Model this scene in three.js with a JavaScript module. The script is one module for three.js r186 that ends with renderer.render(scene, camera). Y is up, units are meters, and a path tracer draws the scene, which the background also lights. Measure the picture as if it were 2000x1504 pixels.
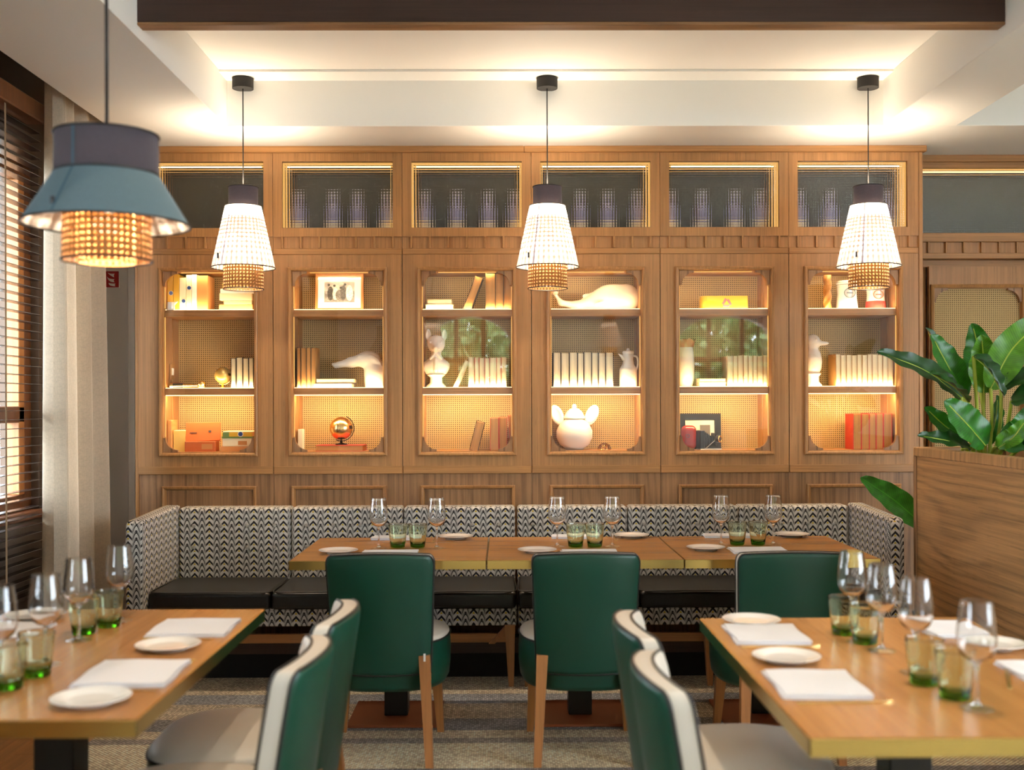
import * as THREE from 'three';
import { mergeGeometries, mergeVertices, toCreasedNormals } from 'three/addons/utils/BufferGeometryUtils.js';
import { RoundedBoxGeometry } from 'three/addons/geometries/RoundedBoxGeometry.js';
import { MarchingCubes } from 'three/addons/objects/MarchingCubes.js';
import { RectAreaLightUniformsLib } from 'three/addons/lights/RectAreaLightUniformsLib.js';

// ------------------------------------------------------------ camera, sky, exposure
const scene = new THREE.Scene();
const camera = new THREE.PerspectiveCamera(37.9, 2000 / 1504, 0.05, 100);
camera.position.set(0, 1.4, 0);
camera.rotation.set(0, -0.00776, -0.0031, 'YXZ');
camera.setViewOffset(2000, 1504, 0, -35, 2000, 1504);
camera.focus = 5.9;
camera.userData.fStop = 2.2;
const renderer = new THREE.WebGLRenderer({ antialias: true });
renderer.toneMapping = THREE.LinearToneMapping;
renderer.toneMappingExposure = 1.1;
renderer.shadowMap.enabled = true;
RectAreaLightUniformsLib.init();
const SKY = 19;
scene.background = new THREE.Color().setRGB(0.78, 0.9, 1.0);
scene.backgroundIntensity = SKY;
const LED = new THREE.Color().setRGB(1.0, 0.73, 0.37);
const WARM = new THREE.Color().setRGB(1.0, 0.83, 0.62);

// ------------------------------------------------------------ helpers
let seed = 20240611;
const rnd = () => { seed = (seed * 1664525 + 1013904223) >>> 0; return seed / 4294967296; };
const rr = (a, b) => a + (b - a) * rnd();
const V = (x, y, z) => new THREE.Vector3(x, y, z);
const names = new Map();
function numbered(n) { const k = names.get(n) ?? 0; names.set(n, k + 1); return k ? n + '_' + String(k).padStart(3, '0') : n; }
function mesh(name, geo, mat, parent) {
  const m = new THREE.Mesh(geo, mat); m.name = name; m.castShadow = m.receiveShadow = true;
  (parent ?? scene).add(m); return m;
}
function tag(o, label, category, group, kind) {
  o.userData.label = label; if (category) o.userData.category = category;
  if (group) o.userData.group = group; if (kind) o.userData.kind = kind; return o;
}
function thing(name, label, category, pos = [0, 0, 0], turn = 0, group, kind) {
  const g = new THREE.Group(); g.name = numbered(name); g.position.set(...pos); g.rotation.y = turn; scene.add(g);
  return tag(g, label, category, group, kind);
}
function solo(name, geo, mat, label, category, group, kind) { const m = mesh(numbered(name), geo, mat); return tag(m, label, category, group, kind); }
function struct(name, geo, mat, label) { const m = mesh(name, geo, mat); m.userData.kind = 'structure'; m.userData.label = label; m.userData.category = name.split('_')[0]; return m; }
function sgroup(name, label, cat) { const g = new THREE.Group(); g.name = name; g.userData = { kind: 'structure', label, category: cat }; scene.add(g); return g; }
function copyOf(o, label, pos, turn) {
  const c = o.clone(); c.name = numbered(o.name.replace(/_\d{3}$/, '')); c.userData = { ...o.userData, label }; scene.add(c);
  if (pos) c.position.set(...pos); if (turn !== undefined) c.rotation.y = turn; return c;
}
// uv in metres from the position, along the dominant axis of the face; rot lays the grain along the other axis
function metreUV(g, rot = 0, ou = 0, ov = 0) {
  g = g.index ? g.toNonIndexed() : g;
  const p = g.attributes.position, n = g.attributes.normal, uv = new Float32Array(p.count * 2);
  for (let i = 0; i < p.count; i += 3) {
    let ax = 0, ay = 0, az = 0;
    for (let k = 0; k < 3; k++) { ax += Math.abs(n.getX(i + k)); ay += Math.abs(n.getY(i + k)); az += Math.abs(n.getZ(i + k)); }
    for (let k = 0; k < 3; k++) {
      const x = p.getX(i + k), y = p.getY(i + k), z = p.getZ(i + k); let u, v;
      if (ax >= ay && ax >= az) { u = z; v = y; } else if (ay >= az) { u = x; v = z; } else { u = x; v = y; }
      if (rot) [u, v] = [v, u];
      uv[2 * (i + k)] = u + ou; uv[2 * (i + k) + 1] = v + ov;
    }
  }
  g.setAttribute('uv', new THREE.BufferAttribute(uv, 2)); return g;
}
const W = (g, rot = 0) => metreUV(g, rot, rnd() * 3, rnd() * 3);
const at = (g, x, y, z) => { g.translate(x, y, z); return g; };
// box between two corners with chamfered edges
function bx(x0, x1, y0, y1, z0, z1, c = 0.002) {
  const w = x1 - x0, h = y1 - y0, d = z1 - z0; c = Math.min(c, w / 3, h / 3, d / 3);
  let g;
  if (c <= 0) g = new THREE.BoxGeometry(w, h, d);
  else {
    const pts = [], X = w / 2, Y = h / 2, Z = d / 2, tri = [];
    const q = (a, b, e, f) => tri.push(a, b, e, a, e, f);
    const P = (sx, sy, sz, k) => [sx * (X - (k === 0 ? 0 : c)), sy * (Y - (k === 1 ? 0 : c)), sz * (Z - (k === 2 ? 0 : c))];
    const orient = (arr) => { // outward winding
      const [a, b, e] = arr, ab = V(...b).sub(V(...a)), ae = V(...e).sub(V(...a)), nn = ab.cross(ae), m = V(0, 0, 0); arr.forEach((p) => m.add(V(...p)));
      return nn.dot(m) < 0 ? arr.slice().reverse() : arr;
    };
    for (const s of [-1, 1]) for (const k of [0, 1, 2]) {
      const o = [[-1, -1], [1, -1], [1, 1], [-1, 1]].map(([a, b]) => k === 0 ? P(s, a, b, 0) : k === 1 ? P(a, s, b, 1) : P(a, b, s, 2)); q(...orient(o));
    }
    for (const a of [-1, 1]) for (const b of [-1, 1]) {
      q(...orient([P(-1, a, b, 1), P(1, a, b, 1), P(1, a, b, 2), P(-1, a, b, 2)]));
      q(...orient([P(a, -1, b, 0), P(a, 1, b, 0), P(a, 1, b, 2), P(a, -1, b, 2)]));
      q(...orient([P(a, b, -1, 0), P(a, b, 1, 0), P(a, b, 1, 1), P(a, b, -1, 1)]));
      for (const e of [-1, 1]) tri.push(...orient([P(a, b, e, 0), P(a, b, e, 1), P(a, b, e, 2)]));
    }
    for (const t of tri) pts.push(...t);
    g = new THREE.BufferGeometry(); g.setAttribute('position', new THREE.Float32BufferAttribute(pts, 3)); g.computeVertexNormals();
    g.setAttribute('uv', new THREE.Float32BufferAttribute(new Float32Array(pts.length / 3 * 2), 2));
  }
  return g.translate((x0 + x1) / 2, (y0 + y1) / 2, (z0 + z1) / 2);
}
const nonIdx = (g) => (g.index ? g.toNonIndexed() : g);
function merge(list) {
  return mergeGeometries(list.map((g) => { g = nonIdx(g); for (const k of Object.keys(g.attributes)) if (!['position', 'normal', 'uv'].includes(k)) g.deleteAttribute(k); if (!g.attributes.uv) g.setAttribute('uv', new THREE.Float32BufferAttribute(new Float32Array(g.attributes.position.count * 2), 2)); return g; }));
}
const lathe = (pts, seg = 32) => new THREE.LatheGeometry(pts.map(([r, y]) => new THREE.Vector2(Math.max(r, 0.00001), y)), seg);
const cyl = (r0, r1, h, x, y, z, seg = 24) => new THREE.CylinderGeometry(r1, r0, h, seg).translate(x, y + h / 2, z);
function shapeRect(x0, x1, y0, y1) { const s = new THREE.Shape(); s.moveTo(x0, y0); s.lineTo(x1, y0); s.lineTo(x1, y1); s.lineTo(x0, y1); s.closePath(); return s; }
function frameShape(x0, x1, y0, y1, a0, a1, b0, b1, d) { // board with a rectangular hole, extruded from -d to 0
  const s = shapeRect(x0, x1, y0, y1), h = new THREE.Path(); h.moveTo(a0, b0); h.lineTo(a0, b1); h.lineTo(a1, b1); h.lineTo(a1, b0); h.closePath(); s.holes.push(h);
  return new THREE.ExtrudeGeometry(s, { depth: d, bevelEnabled: false }).translate(0, 0, -d);
}
// mitred ring: profile [[inset, z], ...] swept round a rectangle
function rectRing(x0, x1, y0, y1, prof) {
  const pts = [], q = (a, b, c, d) => pts.push(...a, ...b, ...c, ...a, ...c, ...d);
  const corner = (i, o, z) => [[x0 + o, y0 + o, z], [x1 - o, y0 + o, z], [x1 - o, y1 - o, z], [x0 + o, y1 - o, z]][i];
  for (let j = 0; j < prof.length - 1; j++) for (let i = 0; i < 4; i++) {
    const k = (i + 1) % 4; q(corner(i, ...prof[j]), corner(k, ...prof[j]), corner(k, ...prof[j + 1]), corner(i, ...prof[j + 1]));
  }
  const g = new THREE.BufferGeometry(); g.setAttribute('position', new THREE.Float32BufferAttribute(pts, 3)); g.computeVertexNormals(); return g;
}
// surface from rings of points (each ring the same length, closed)
function ringSurface(rings, capEnd = true, capStart = false, uvf) {
  const n = rings[0].length, pos = [], idx = [];
  for (const r of rings) for (const p of r) pos.push(p.x, p.y, p.z);
  for (let j = 0; j < rings.length - 1; j++) for (let i = 0; i < n; i++) {
    const a = j * n + i, b = j * n + (i + 1) % n, c = b + n, d = a + n; idx.push(a, b, c, a, c, d);
  }
  const cap = (j, flip) => { const c = V(0, 0, 0); rings[j].forEach((p) => c.add(p)); c.divideScalar(n); const k = pos.length / 3; pos.push(c.x, c.y, c.z); for (let i = 0; i < n; i++) { const a = j * n + i, b = j * n + (i + 1) % n; flip ? idx.push(b, a, k) : idx.push(a, b, k); } };
  if (capEnd) cap(rings.length - 1, false); if (capStart) cap(0, true);
  const g = new THREE.BufferGeometry(); g.setAttribute('position', new THREE.Float32BufferAttribute(pos, 3)); g.setIndex(idx); g.computeVertexNormals();
  const uv = new Float32Array(pos.length / 3 * 2); for (let i = 0; i < pos.length / 3; i++) { uv[2 * i] = pos[3 * i] + pos[3 * i + 2]; uv[2 * i + 1] = pos[3 * i + 1]; }
  g.setAttribute('uv', new THREE.BufferAttribute(uv, 2)); return g;
}
function bar(a, b, wa, wb, wa2 = wa, wb2 = wb) { // tapered square bar from point a (size wa) to point b (size wb)
  const g = new THREE.BoxGeometry(1, 1, 1), p = g.attributes.position;
  for (let i = 0; i < p.count; i++) { const t = p.getY(i) > 0 ? 0 : 1, w = t ? wb : wa, d = t ? wb2 : wa2, e = t ? b : a; p.setXYZ(i, e.x + p.getX(i) * w, e.y, e.z + p.getZ(i) * d); }
  g.computeVertexNormals(); return g;
}
const tube = (pts, r, seg = 40, rad = 8, closed = false) => new THREE.TubeGeometry(new THREE.CatmullRomCurve3(pts, closed, 'centripetal'), seg, r, rad, closed);
// signed-distance shapes meshed on a grid
const smin = (a, b, k) => { const h = Math.max(k - Math.abs(a - b), 0) / k; return Math.min(a, b) - h * h * k / 4; };
function cap(p, a, b, ra, rb) { const bax = b[0] - a[0], bay = b[1] - a[1], baz = b[2] - a[2], px = p[0] - a[0], py = p[1] - a[1], pz = p[2] - a[2]; const h = Math.min(1, Math.max(0, (px * bax + py * bay + pz * baz) / (bax * bax + bay * bay + baz * baz))); return Math.hypot(px - bax * h, py - bay * h, pz - baz * h) - (ra + (rb - ra) * h); }
const ell = (p, c, r) => { const k = Math.hypot((p[0] - c[0]) / r[0], (p[1] - c[1]) / r[1], (p[2] - c[2]) / r[2]); return (k - 1) * Math.min(...r); };
function sdf(fn, c, half, res = 56) { // cube of half-size `half` round c
  const mc = new MarchingCubes(res, new THREE.MeshStandardMaterial(), false, false, 120000); mc.isolation = 0;
  for (let k = 0; k < res; k++) for (let j = 0; j < res; j++) for (let i = 0; i < res; i++) {
    const p = [i, j, k].map((q, n) => c[n] + half * (q - res / 2) / (res / 2)); mc.field[i + j * res + k * res * res] = -fn(p);
  }
  mc.update(); const n = mc.count, g = new THREE.BufferGeometry();
  const pos = new Float32Array(mc.positionArray.slice(0, n * 3));
  for (let i = 0; i < n; i++) for (let q = 0; q < 3; q++) pos[3 * i + q] = c[q] + half * pos[3 * i + q];
  g.setAttribute('position', new THREE.BufferAttribute(pos, 3));
  const m = mergeVertices(g, 1e-5); m.computeVertexNormals();
  m.setAttribute('uv', new THREE.Float32BufferAttribute(new Float32Array(m.attributes.position.count * 2), 2)); return m;
}

// ------------------------------------------------------------ textures
const hash = (x, y) => { let h = (x * 374761393 + y * 668265263) | 0; h = Math.imul(h ^ (h >>> 13), 1274126177); return ((h ^ (h >>> 16)) >>> 0) / 4294967296; };
function vn(x, y, px, py) { // periodic value noise
  const xi = Math.floor(x), yi = Math.floor(y), fx = x - xi, fy = y - yi, s = (t) => t * t * (3 - 2 * t), m = (a, n) => ((a % n) + n) % n;
  const a = hash(m(xi, px), m(yi, py)), b = hash(m(xi + 1, px), m(yi, py)), c = hash(m(xi, px), m(yi + 1, py)), d = hash(m(xi + 1, px), m(yi + 1, py));
  return a + (b - a) * s(fx) + (c - a) * s(fy) + (a - b - c + d) * s(fx) * s(fy);
}
function dataTex(w, h, fn, metresU, metresV, srgb = true) {
  const d = new Uint8Array(w * h * 4), c = (x) => Math.max(0, Math.min(255, Math.round(x)));
  for (let y = 0; y < h; y++) for (let x = 0; x < w; x++) { const o = fn(x / w, y / h, x, y), i = 4 * (y * w + x); d[i] = c(o[0]); d[i + 1] = c(o[1]); d[i + 2] = c(o[2]); d[i + 3] = o[3] === undefined ? 255 : c(o[3]); }
  const t = new THREE.DataTexture(d, w, h, THREE.RGBAFormat); t.wrapS = t.wrapT = THREE.RepeatWrapping; t.magFilter = THREE.LinearFilter; t.minFilter = THREE.LinearMipmapLinearFilter; t.generateMipmaps = true;
  if (srgb) t.colorSpace = THREE.SRGBColorSpace; t.repeat.set(1 / metresU, 1 / metresV); t.needsUpdate = true; return t;
}
// oak veneer: grain along v, 0.55 x 1.6 m; cath adds cathedral figure
const oakFn = (contrast, cath) => (u, v) => {
  const warp = vn(u * 2, v * 1, 2, 1) * 1.0 + vn(u * 5, v * 3, 5, 3) * 0.3 + vn(u * 11, v * 9, 11, 9) * 0.08;
  const ring = Math.pow(0.5 + 0.5 * Math.sin((u * 5 + warp * 2.6) * 6.2832 * 1.6), 2.2);
  const fine = vn(u * 170, v * 7, 170, 7), mid = vn(u * 70, v * 3, 70, 3), pore = vn(u * 250, v * 22, 250, 22) > 0.84 ? 1 : 0, broad = vn(u * 9, v * 2, 9, 2);
  const k = 1 - contrast * (cath * ring * (0.5 + 0.5 * mid) + 0.24 * fine + 0.2 * mid + 0.14 * pore + 0.16 * broad);
  return [255 * k, 255 * (k - contrast * 0.02), 255 * (k - contrast * 0.05)];
};
const T = {};
T.oak = dataTex(512, 1024, oakFn(0.42, 0.06), 0.55, 1.6);
T.oakCath = dataTex(512, 1024, oakFn(0.5, 0.3), 0.55, 1.6);
T.oakBump = dataTex(256, 512, (u, v) => { const a = vn(u * 150, v * 9, 150, 9), p = vn(u * 115, v * 13, 115, 13) > 0.84 ? 90 : 0, k = 150 + 60 * a - p; return [k, k, k]; }, 0.55, 1.6, false);
T.oakFine = dataTex(512, 1024, oakFn(0.3, 0.12), 0.55, 1.6);
// printed banquette cloth: columns of chevrons with yellow lozenges between columns of nested arches
T.print = dataTex(512, 256, (u, v) => {
  const col = u < 0.5 ? 0 : 1, t = Math.abs((u % 0.5) - 0.25) / 0.25, y = v * 2, wob = 0.05 * (vn(u * 8, v * 8, 8, 8) - 0.5); // two motifs high
  let ink = 0, yel = 0;
  if (col === 0) { const ph = ((y - (-0.62 * t) + wob + 10) % 1); if (ph > 0.55 && ph < 0.93 && t < 0.96) ink = 1; if (t < 0.3 && ph > 0.12 + t * 0.6 && ph < 0.46 - t * 0.2) yel = 1; } else {
    const ph = ((y + 1.25 * Math.pow(t, 1.5) + wob + 10) % 1);
    if (ph < 0.46 && !(ph > 0.24 && ph < 0.31 && t > 0.15) && t < 0.97) ink = 1; if (ph > 0.66 && ph < 0.74 && t > 0.3) ink = 1;
  }
  const w = 0.94 + 0.1 * (vn(u * 128, v * 64, 128, 64) - 0.5);
  return ink ? [30 * w, 26 * w, 27 * w] : yel ? [212 * w, 176 * w, 52 * w] : [214 * w, 206 * w, 196 * w];
}, 0.08, 0.07);
// woven cane: round openings every 12 mm
T.cane = dataTex(64, 64, (u, v) => {
  const hx = Math.abs(u - 0.5), hy = Math.abs(v - 0.5), oct = Math.max(hx, hy, (hx + hy) * 0.72);
  const strand = 0.88 + 0.12 * Math.sin(u * 25.1) * Math.sin(v * 25.1), n = vn(u * 16, v * 16, 16, 16) * 0.12;
  const k = strand - n; return [242 * k, 202 * k, 136 * k, oct < 0.235 ? 0 : 255];
}, 0.0122, 0.0122);
// the same weave on the lamp shades
T.shadeCane = dataTex(64, 64, (u, v) => {
  const d = Math.hypot(u - 0.5, v - 0.5), k = 0.9 + 0.2 * (vn(u * 16, v * 16, 16, 16) - 0.5);
  return [150 * k, 100 * k, 50 * k, d < 0.28 ? 0 : 255];
}, 1, 1);
T.linen = dataTex(256, 256, (u, v) => { const k = 0.86 + 0.14 * (0.5 * vn(u * 128, v * 16, 128, 16) + 0.5 * vn(u * 16, v * 128, 16, 128)); return [255 * k, 255 * k, 255 * k]; }, 0.12, 0.12);
T.weave = dataTex(128, 128, (u, v) => { const a = Math.sin(u * 6.2832 * 16), b = Math.sin(v * 6.2832 * 16), k = 128 + 60 * (a > 0 ? b : -b) * Math.abs(a); return [k, k, k]; }, 0.06, 0.06, false);
T.leather = dataTex(256, 256, (u, v) => { const k = 128 + 70 * (vn(u * 64, v * 64, 64, 64) - 0.5) + 50 * (vn(u * 128, v * 128, 128, 128) - 0.5); return [k, k, k]; }, 0.12, 0.12, false);
// carpet in bands of yarn colour, 2.4 m repeat
const bands = [[0.00, [168, 152, 128]], [0.11, [128, 118, 108]], [0.18, [176, 160, 134]], [0.5, [104, 99, 98]], [0.60, [150, 146, 142]], [0.79, [116, 122, 132]], [1.06, [158, 143, 122]], [1.32, [110, 104, 98]], [1.44, [164, 150, 128]], [1.8, [122, 122, 124]], [1.97, [150, 138, 120]], [2.22, [112, 108, 106]]];
T.carpet = dataTex(2048, 2048, (u, v, px, py) => {
  const z = v * 2.4; let c = bands[0][1]; for (const b of bands) if (z >= b[0]) c = b[1];
  const cx = Math.floor(px / 8), cy = Math.floor(py / 8), lx = (px % 8) - 3.5, ly = (py % 8) - 3.5, odd = (cx + cy) & 1;
  const yarn = odd ? 1 - Math.abs(ly) / 6.5 : 1 - Math.abs(lx) / 6.5, jit = 0.82 + 0.36 * hash(cx, cy), tone = 0.92 + 0.16 * vn(u * 20, v * 20, 20, 20);
  const dark = odd ? 0.66 : 1.06, k = (0.9 + 0.6 * yarn) * jit * dark * tone; return [c[0] * k, c[1] * k, c[2] * k];
}, 2.4, 2.4);
T.pages = dataTex(256, 64, (u, v) => { const k = 0.8 + 0.2 * vn(u * 256, v * 2, 256, 2); return [246 * k, 226 * k, 184 * k]; }, 0.12, 0.3);
// cross-reeded glass relief, 14 mm lenses
T.reed = dataTex(64, 64, (u, v) => { const f = (t) => 1 - Math.pow(2 * (t - 0.5), 2), k = 255 * 0.5 * (f(u) + f(v)); return [k, k, k]; }, 0.0135, 0.0135, false);
T.plaster = dataTex(256, 256, (u, v) => { const k = 128 + 60 * (vn(u * 64, v * 64, 64, 64) - 0.5) + 60 * (vn(u * 13, v * 13, 13, 13) - 0.5); return [k, k, k]; }, 1.1, 1.1, false);
T.leaf = dataTex(64, 512, (u, v) => { const c = Math.abs(u - 0.5) * 2, vein = 0.5 + 0.5 * Math.sin((v * 46 - c * 3.2) * 6.2832), n = vn(u * 8, v * 30, 8, 30), mid = c < 0.06 ? 1.5 : 1; const k = (0.8 + 0.14 * vein + 0.2 * (n - 0.5)) * mid; return [205 * k, 235 * k, 150 * k]; }, 1, 1);

// ------------------------------------------------------------ materials
const C = (hex) => new THREE.Color(hex);
const std = (o) => new THREE.MeshStandardMaterial(o), phy = (o) => new THREE.MeshPhysicalMaterial(o);
const M = {};
M.oak = std({ color: C('#c68f58'), map: T.oak, roughness: 0.5, bumpMap: T.oakBump, bumpScale: 0.0004 });
M.oakRail = std({ color: C('#c68e54'), map: T.oak, roughness: 0.48, bumpMap: T.oakBump, bumpScale: 0.0004 });
M.oakLow = std({ color: C('#ba8a5e'), map: T.oakCath, roughness: 0.5, bumpMap: T.oakBump, bumpScale: 0.0004 });
M.table = std({ color: C('#c0854a'), map: T.oakFine, roughness: 0.25 });
M.planter = std({ color: C('#cf9c66'), map: T.oakCath, roughness: 0.5, bumpMap: T.oakBump, bumpScale: 0.0005 });
M.legwood = std({ color: C('#c07f46'), map: T.oakFine, roughness: 0.42 });
M.beam = std({ color: C('#4a3128'), map: T.oak, roughness: 0.55, bumpMap: T.oakBump, bumpScale: 0.0005 });
M.winwood = std({ color: C('#7d4a28'), map: T.oak, roughness: 0.45 });
M.slat = std({ color: C('#2b1a14'), map: T.oakFine, roughness: 0.25 });
M.darkwood = std({ color: C('#4c3122'), map: T.oak, roughness: 0.5 });
M.black = std({ color: C('#0c0b0b'), roughness: 0.8 });
M.paint = std({ color: C('#f6f3ec'), roughness: 0.9, bumpMap: T.plaster, bumpScale: 0.0006 });
M.wallgrey = std({ color: C('#d6d0c6'), roughness: 0.9, bumpMap: T.plaster, bumpScale: 0.0006 });
M.pier = std({ color: C('#e4ded4'), roughness: 0.9, bumpMap: T.plaster, bumpScale: 0.0006 });
M.trimwhite = std({ color: C('#ece2cf'), roughness: 0.6 });
M.carpet = std({ map: T.carpet, roughness: 0.98, color: C('#ffffff') });
M.parquet = std({ color: C('#b27a45'), map: T.oak, roughness: 0.42 });
M.green = std({ color: C('#053d2c'), roughness: 0.4, bumpMap: T.leather, bumpScale: 0.0003 });
M.cream = std({ color: C('#cbc2b5'), roughness: 0.45, bumpMap: T.leather, bumpScale: 0.0003 });
M.piping = std({ color: C('#1b1715'), roughness: 0.5 });
M.hide = std({ color: C('#17120e'), roughness: 0.34, bumpMap: T.leather, bumpScale: 0.0004 });
M.print = std({ map: T.print, roughness: 0.92, bumpMap: T.weave, bumpScale: 0.0003 });
M.brass = std({ color: new THREE.Color().setRGB(0.68, 0.5, 0.16), metalness: 1, roughness: 0.16 });
M.gold = std({ color: new THREE.Color().setRGB(0.86, 0.6, 0.24), metalness: 1, roughness: 0.24 });
M.steel = std({ color: C('#27231f'), metalness: 0.5, roughness: 0.4 });
M.rust = std({ color: C('#8e4a24'), roughness: 0.55 });
M.porcelain = phy({ color: C('#efece6'), roughness: 0.16, clearcoat: 0.6, clearcoatRoughness: 0.08 });
M.ceramic = std({ color: C('#ece4d8'), roughness: 0.55 });
M.bisque = std({ color: C('#e9dfd0'), roughness: 0.6 });
M.napkin = std({ color: C('#dcdadc'), roughness: 0.95, bumpMap: T.weave, bumpScale: 0.0003 });
M.pane = phy({ color: 0xffffff, transmission: 1, thickness: 0, roughness: 0, ior: 1.7 });
M.windowpane = phy({ color: 0xffffff, transmission: 1, thickness: 0, roughness: 0, ior: 1.45 });
M.glass = phy({ color: C('#fbfdfd'), transmission: 1, thickness: 0, roughness: 0.0, ior: 1.5 });
M.crystal = phy({ color: 0xffffff, transmission: 1, thickness: 0.002, roughness: 0, ior: 1.5 });
M.tumbler = phy({ color: 0xffffff, transmission: 1, thickness: 0.01, roughness: 0, ior: 1.5, attenuationColor: new THREE.Color().setRGB(0.36, 0.62, 0.16), attenuationDistance: 0.02 });
M.reed = phy({ color: C('#e9ece8'), transmission: 1, thickness: 0.006, roughness: 0.08, ior: 1.48, bumpMap: T.reed, bumpScale: 0.0015 });
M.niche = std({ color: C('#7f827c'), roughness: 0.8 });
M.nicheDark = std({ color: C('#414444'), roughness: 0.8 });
M.wallbrown = std({ color: C('#5a4a3d'), roughness: 0.75, bumpMap: T.plaster, bumpScale: 0.0005 });
M.cane = std({ map: T.cane, alphaTest: 0.5, roughness: 0.7, side: THREE.DoubleSide });
M.backing = std({ color: C('#3a2415'), roughness: 0.9 });
M.led = std({ color: 0x000000, emissive: LED, emissiveIntensity: 2.6, roughness: 1 });
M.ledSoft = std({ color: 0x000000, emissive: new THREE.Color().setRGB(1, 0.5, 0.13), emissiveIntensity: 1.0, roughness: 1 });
M.bulb = std({ color: 0xffffff, emissive: WARM, emissiveIntensity: 5 });
M.cord = std({ color: C('#1a1614'), roughness: 0.7 });
M.curtain = phy({ color: C('#e0cbb0'), map: T.linen, roughness: 1, transmission: 0.25, thickness: 0, side: THREE.DoubleSide });
M.red = std({ color: C('#b3211f'), roughness: 0.5 });
M.redcover = std({ color: C('#c43a2c'), roughness: 0.6 });
M.tancover = std({ color: C('#a87b45'), roughness: 0.6 });
M.darkcover = std({ color: C('#3b2a1e'), roughness: 0.6 });
M.palecover = std({ color: C('#cdb592'), roughness: 0.6 });
M.pages = std({ map: T.pages, roughness: 0.85 });
M.pagesTan = std({ map: T.pages, color: C('#d8a873'), roughness: 0.85 });
M.white = std({ color: C('#f3efe8'), roughness: 0.6 });
M.yellow = std({ color: C('#dfae2e'), roughness: 0.45 });
M.blue = std({ color: C('#2a4a92'), roughness: 0.5 });
M.orange = std({ color: C('#c7642a'), roughness: 0.55 });
M.soil = std({ color: C('#2b1d13'), roughness: 1 });
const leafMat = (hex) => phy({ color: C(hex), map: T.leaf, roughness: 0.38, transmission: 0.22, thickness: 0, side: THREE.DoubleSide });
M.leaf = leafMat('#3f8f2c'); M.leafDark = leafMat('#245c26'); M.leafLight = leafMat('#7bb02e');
M.stem = std({ color: C('#a9b33c'), roughness: 0.5 });
const rectLight = (name, w, h, pos, target, color, intensity) => { const l = new THREE.RectAreaLight(color, intensity, w, h); l.name = name; l.position.set(...pos); scene.add(l); l.lookAt(...target); return l; };

// ============================================================ ROOM SHELL
const CEIL = 2.841, UPPER = 3.09, XL = -2.36, XR = 5.0, ZB = -6.76, ZF = 3.4;
// floor: carpet, with boards along the window side
{
  const fl = sgroup('floor', 'woven carpet in beige and slate bands with a strip of oak boards along the window', 'floor');
  mesh('slab', bx(XL - 0.2, XR + 0.2, -0.3, -0.012, ZB - 0.2, ZF + 0.2, 0), M.wallgrey, fl);
  const cg = bx(-1.72, XR, -0.012, 0, ZB, ZF, 0); mesh('carpet', metreUV(cg, 0), M.carpet, fl);
  for (let i = 0; i < 8; i++) for (let j = 0; j < 9; j++) {
    const x0 = -2.36 + i * 0.08, z0 = ZB + j * 1.13 + (i % 2) * 0.5 - 0.5;
    const a = Math.max(ZB, z0), b = Math.min(ZF, z0 + 1.129); if (b - a < 0.02) continue;
    mesh('plank', W(bx(x0 + 0.0005, x0 + 0.0795, -0.012, 0, a, b, 0.001), 0), M.parquet, fl);
  }
}
// back wall, pier at the left of the bookcase
struct('wall_back', bx(XL - 0.2, XR + 0.2, -0.3, 3.3, ZB - 0.2, ZB, 0), M.wallgrey, 'wall behind the oak bookcase');
struct('wall_pier', metreUV(bx(XL, -2.05, 0, UPPER, ZB, -6.55, 0.003)), M.pier, 'narrow grey wall between the curtain and the bookcase');
struct('trim_1', bx(-2.18, -2.138, 0, UPPER, -6.552, -6.53, 0.003), M.trimwhite, 'pale vertical trim on the grey wall beside the bookcase');
{
  const g = sgroup('wall_right', 'plain wall at the right of the dining room', 'wall');
  for (const [y0, y1, z0, z1] of [[-0.3, 3.3, ZB, -2.8], [-0.3, 3.3, 1.2, ZF], [-0.3, 0.9, -2.8, 1.2], [2.7, 3.3, -2.8, 1.2]]) mesh('wall_panel', bx(XR, XR + 0.2, y0, y1, z0, z1, 0), M.paint, g);
  const w = sgroup('window_5', 'unseen wide window added in the right wall for daylight fill', 'window');  // added opening out of view, lets in fill daylight
  for (const z of [-2.77, -1.8, -0.8, 0.2, 1.17]) mesh('mullion', W(bx(XR + 0.06, XR + 0.12, 0.9, 2.7, z - 0.03, z + 0.03, 0.004)), M.winwood, w);
  mesh('glass_pane', new THREE.PlaneGeometry(4, 1.8).rotateY(Math.PI / 2).translate(XR + 0.09, 1.8, -0.8), M.windowpane, w);
}
// left wall with two window openings: [z0, z1]
const leftWins = [[-5.72, -4.5], [-1.9, -0.1]], WY0 = 0.87, WY1 = 2.6;
{
  const g = sgroup('wall_left', 'window wall at the left behind the wooden blinds', 'wall'), X0 = XL - 0.2;
  const wp = (y0, y1, z0, z1) => mesh('wall_panel', metreUV(bx(X0, XL, y0, y1, z0, z1, 0)), M.wallbrown, g);
  wp(-0.3, WY0, ZB, ZF); wp(WY1, 3.3, ZB, ZF); let z = ZB; for (const [a, c] of leftWins) { wp(WY0, WY1, z, a); z = c; } wp(WY0, WY1, z, ZF);
}
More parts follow.
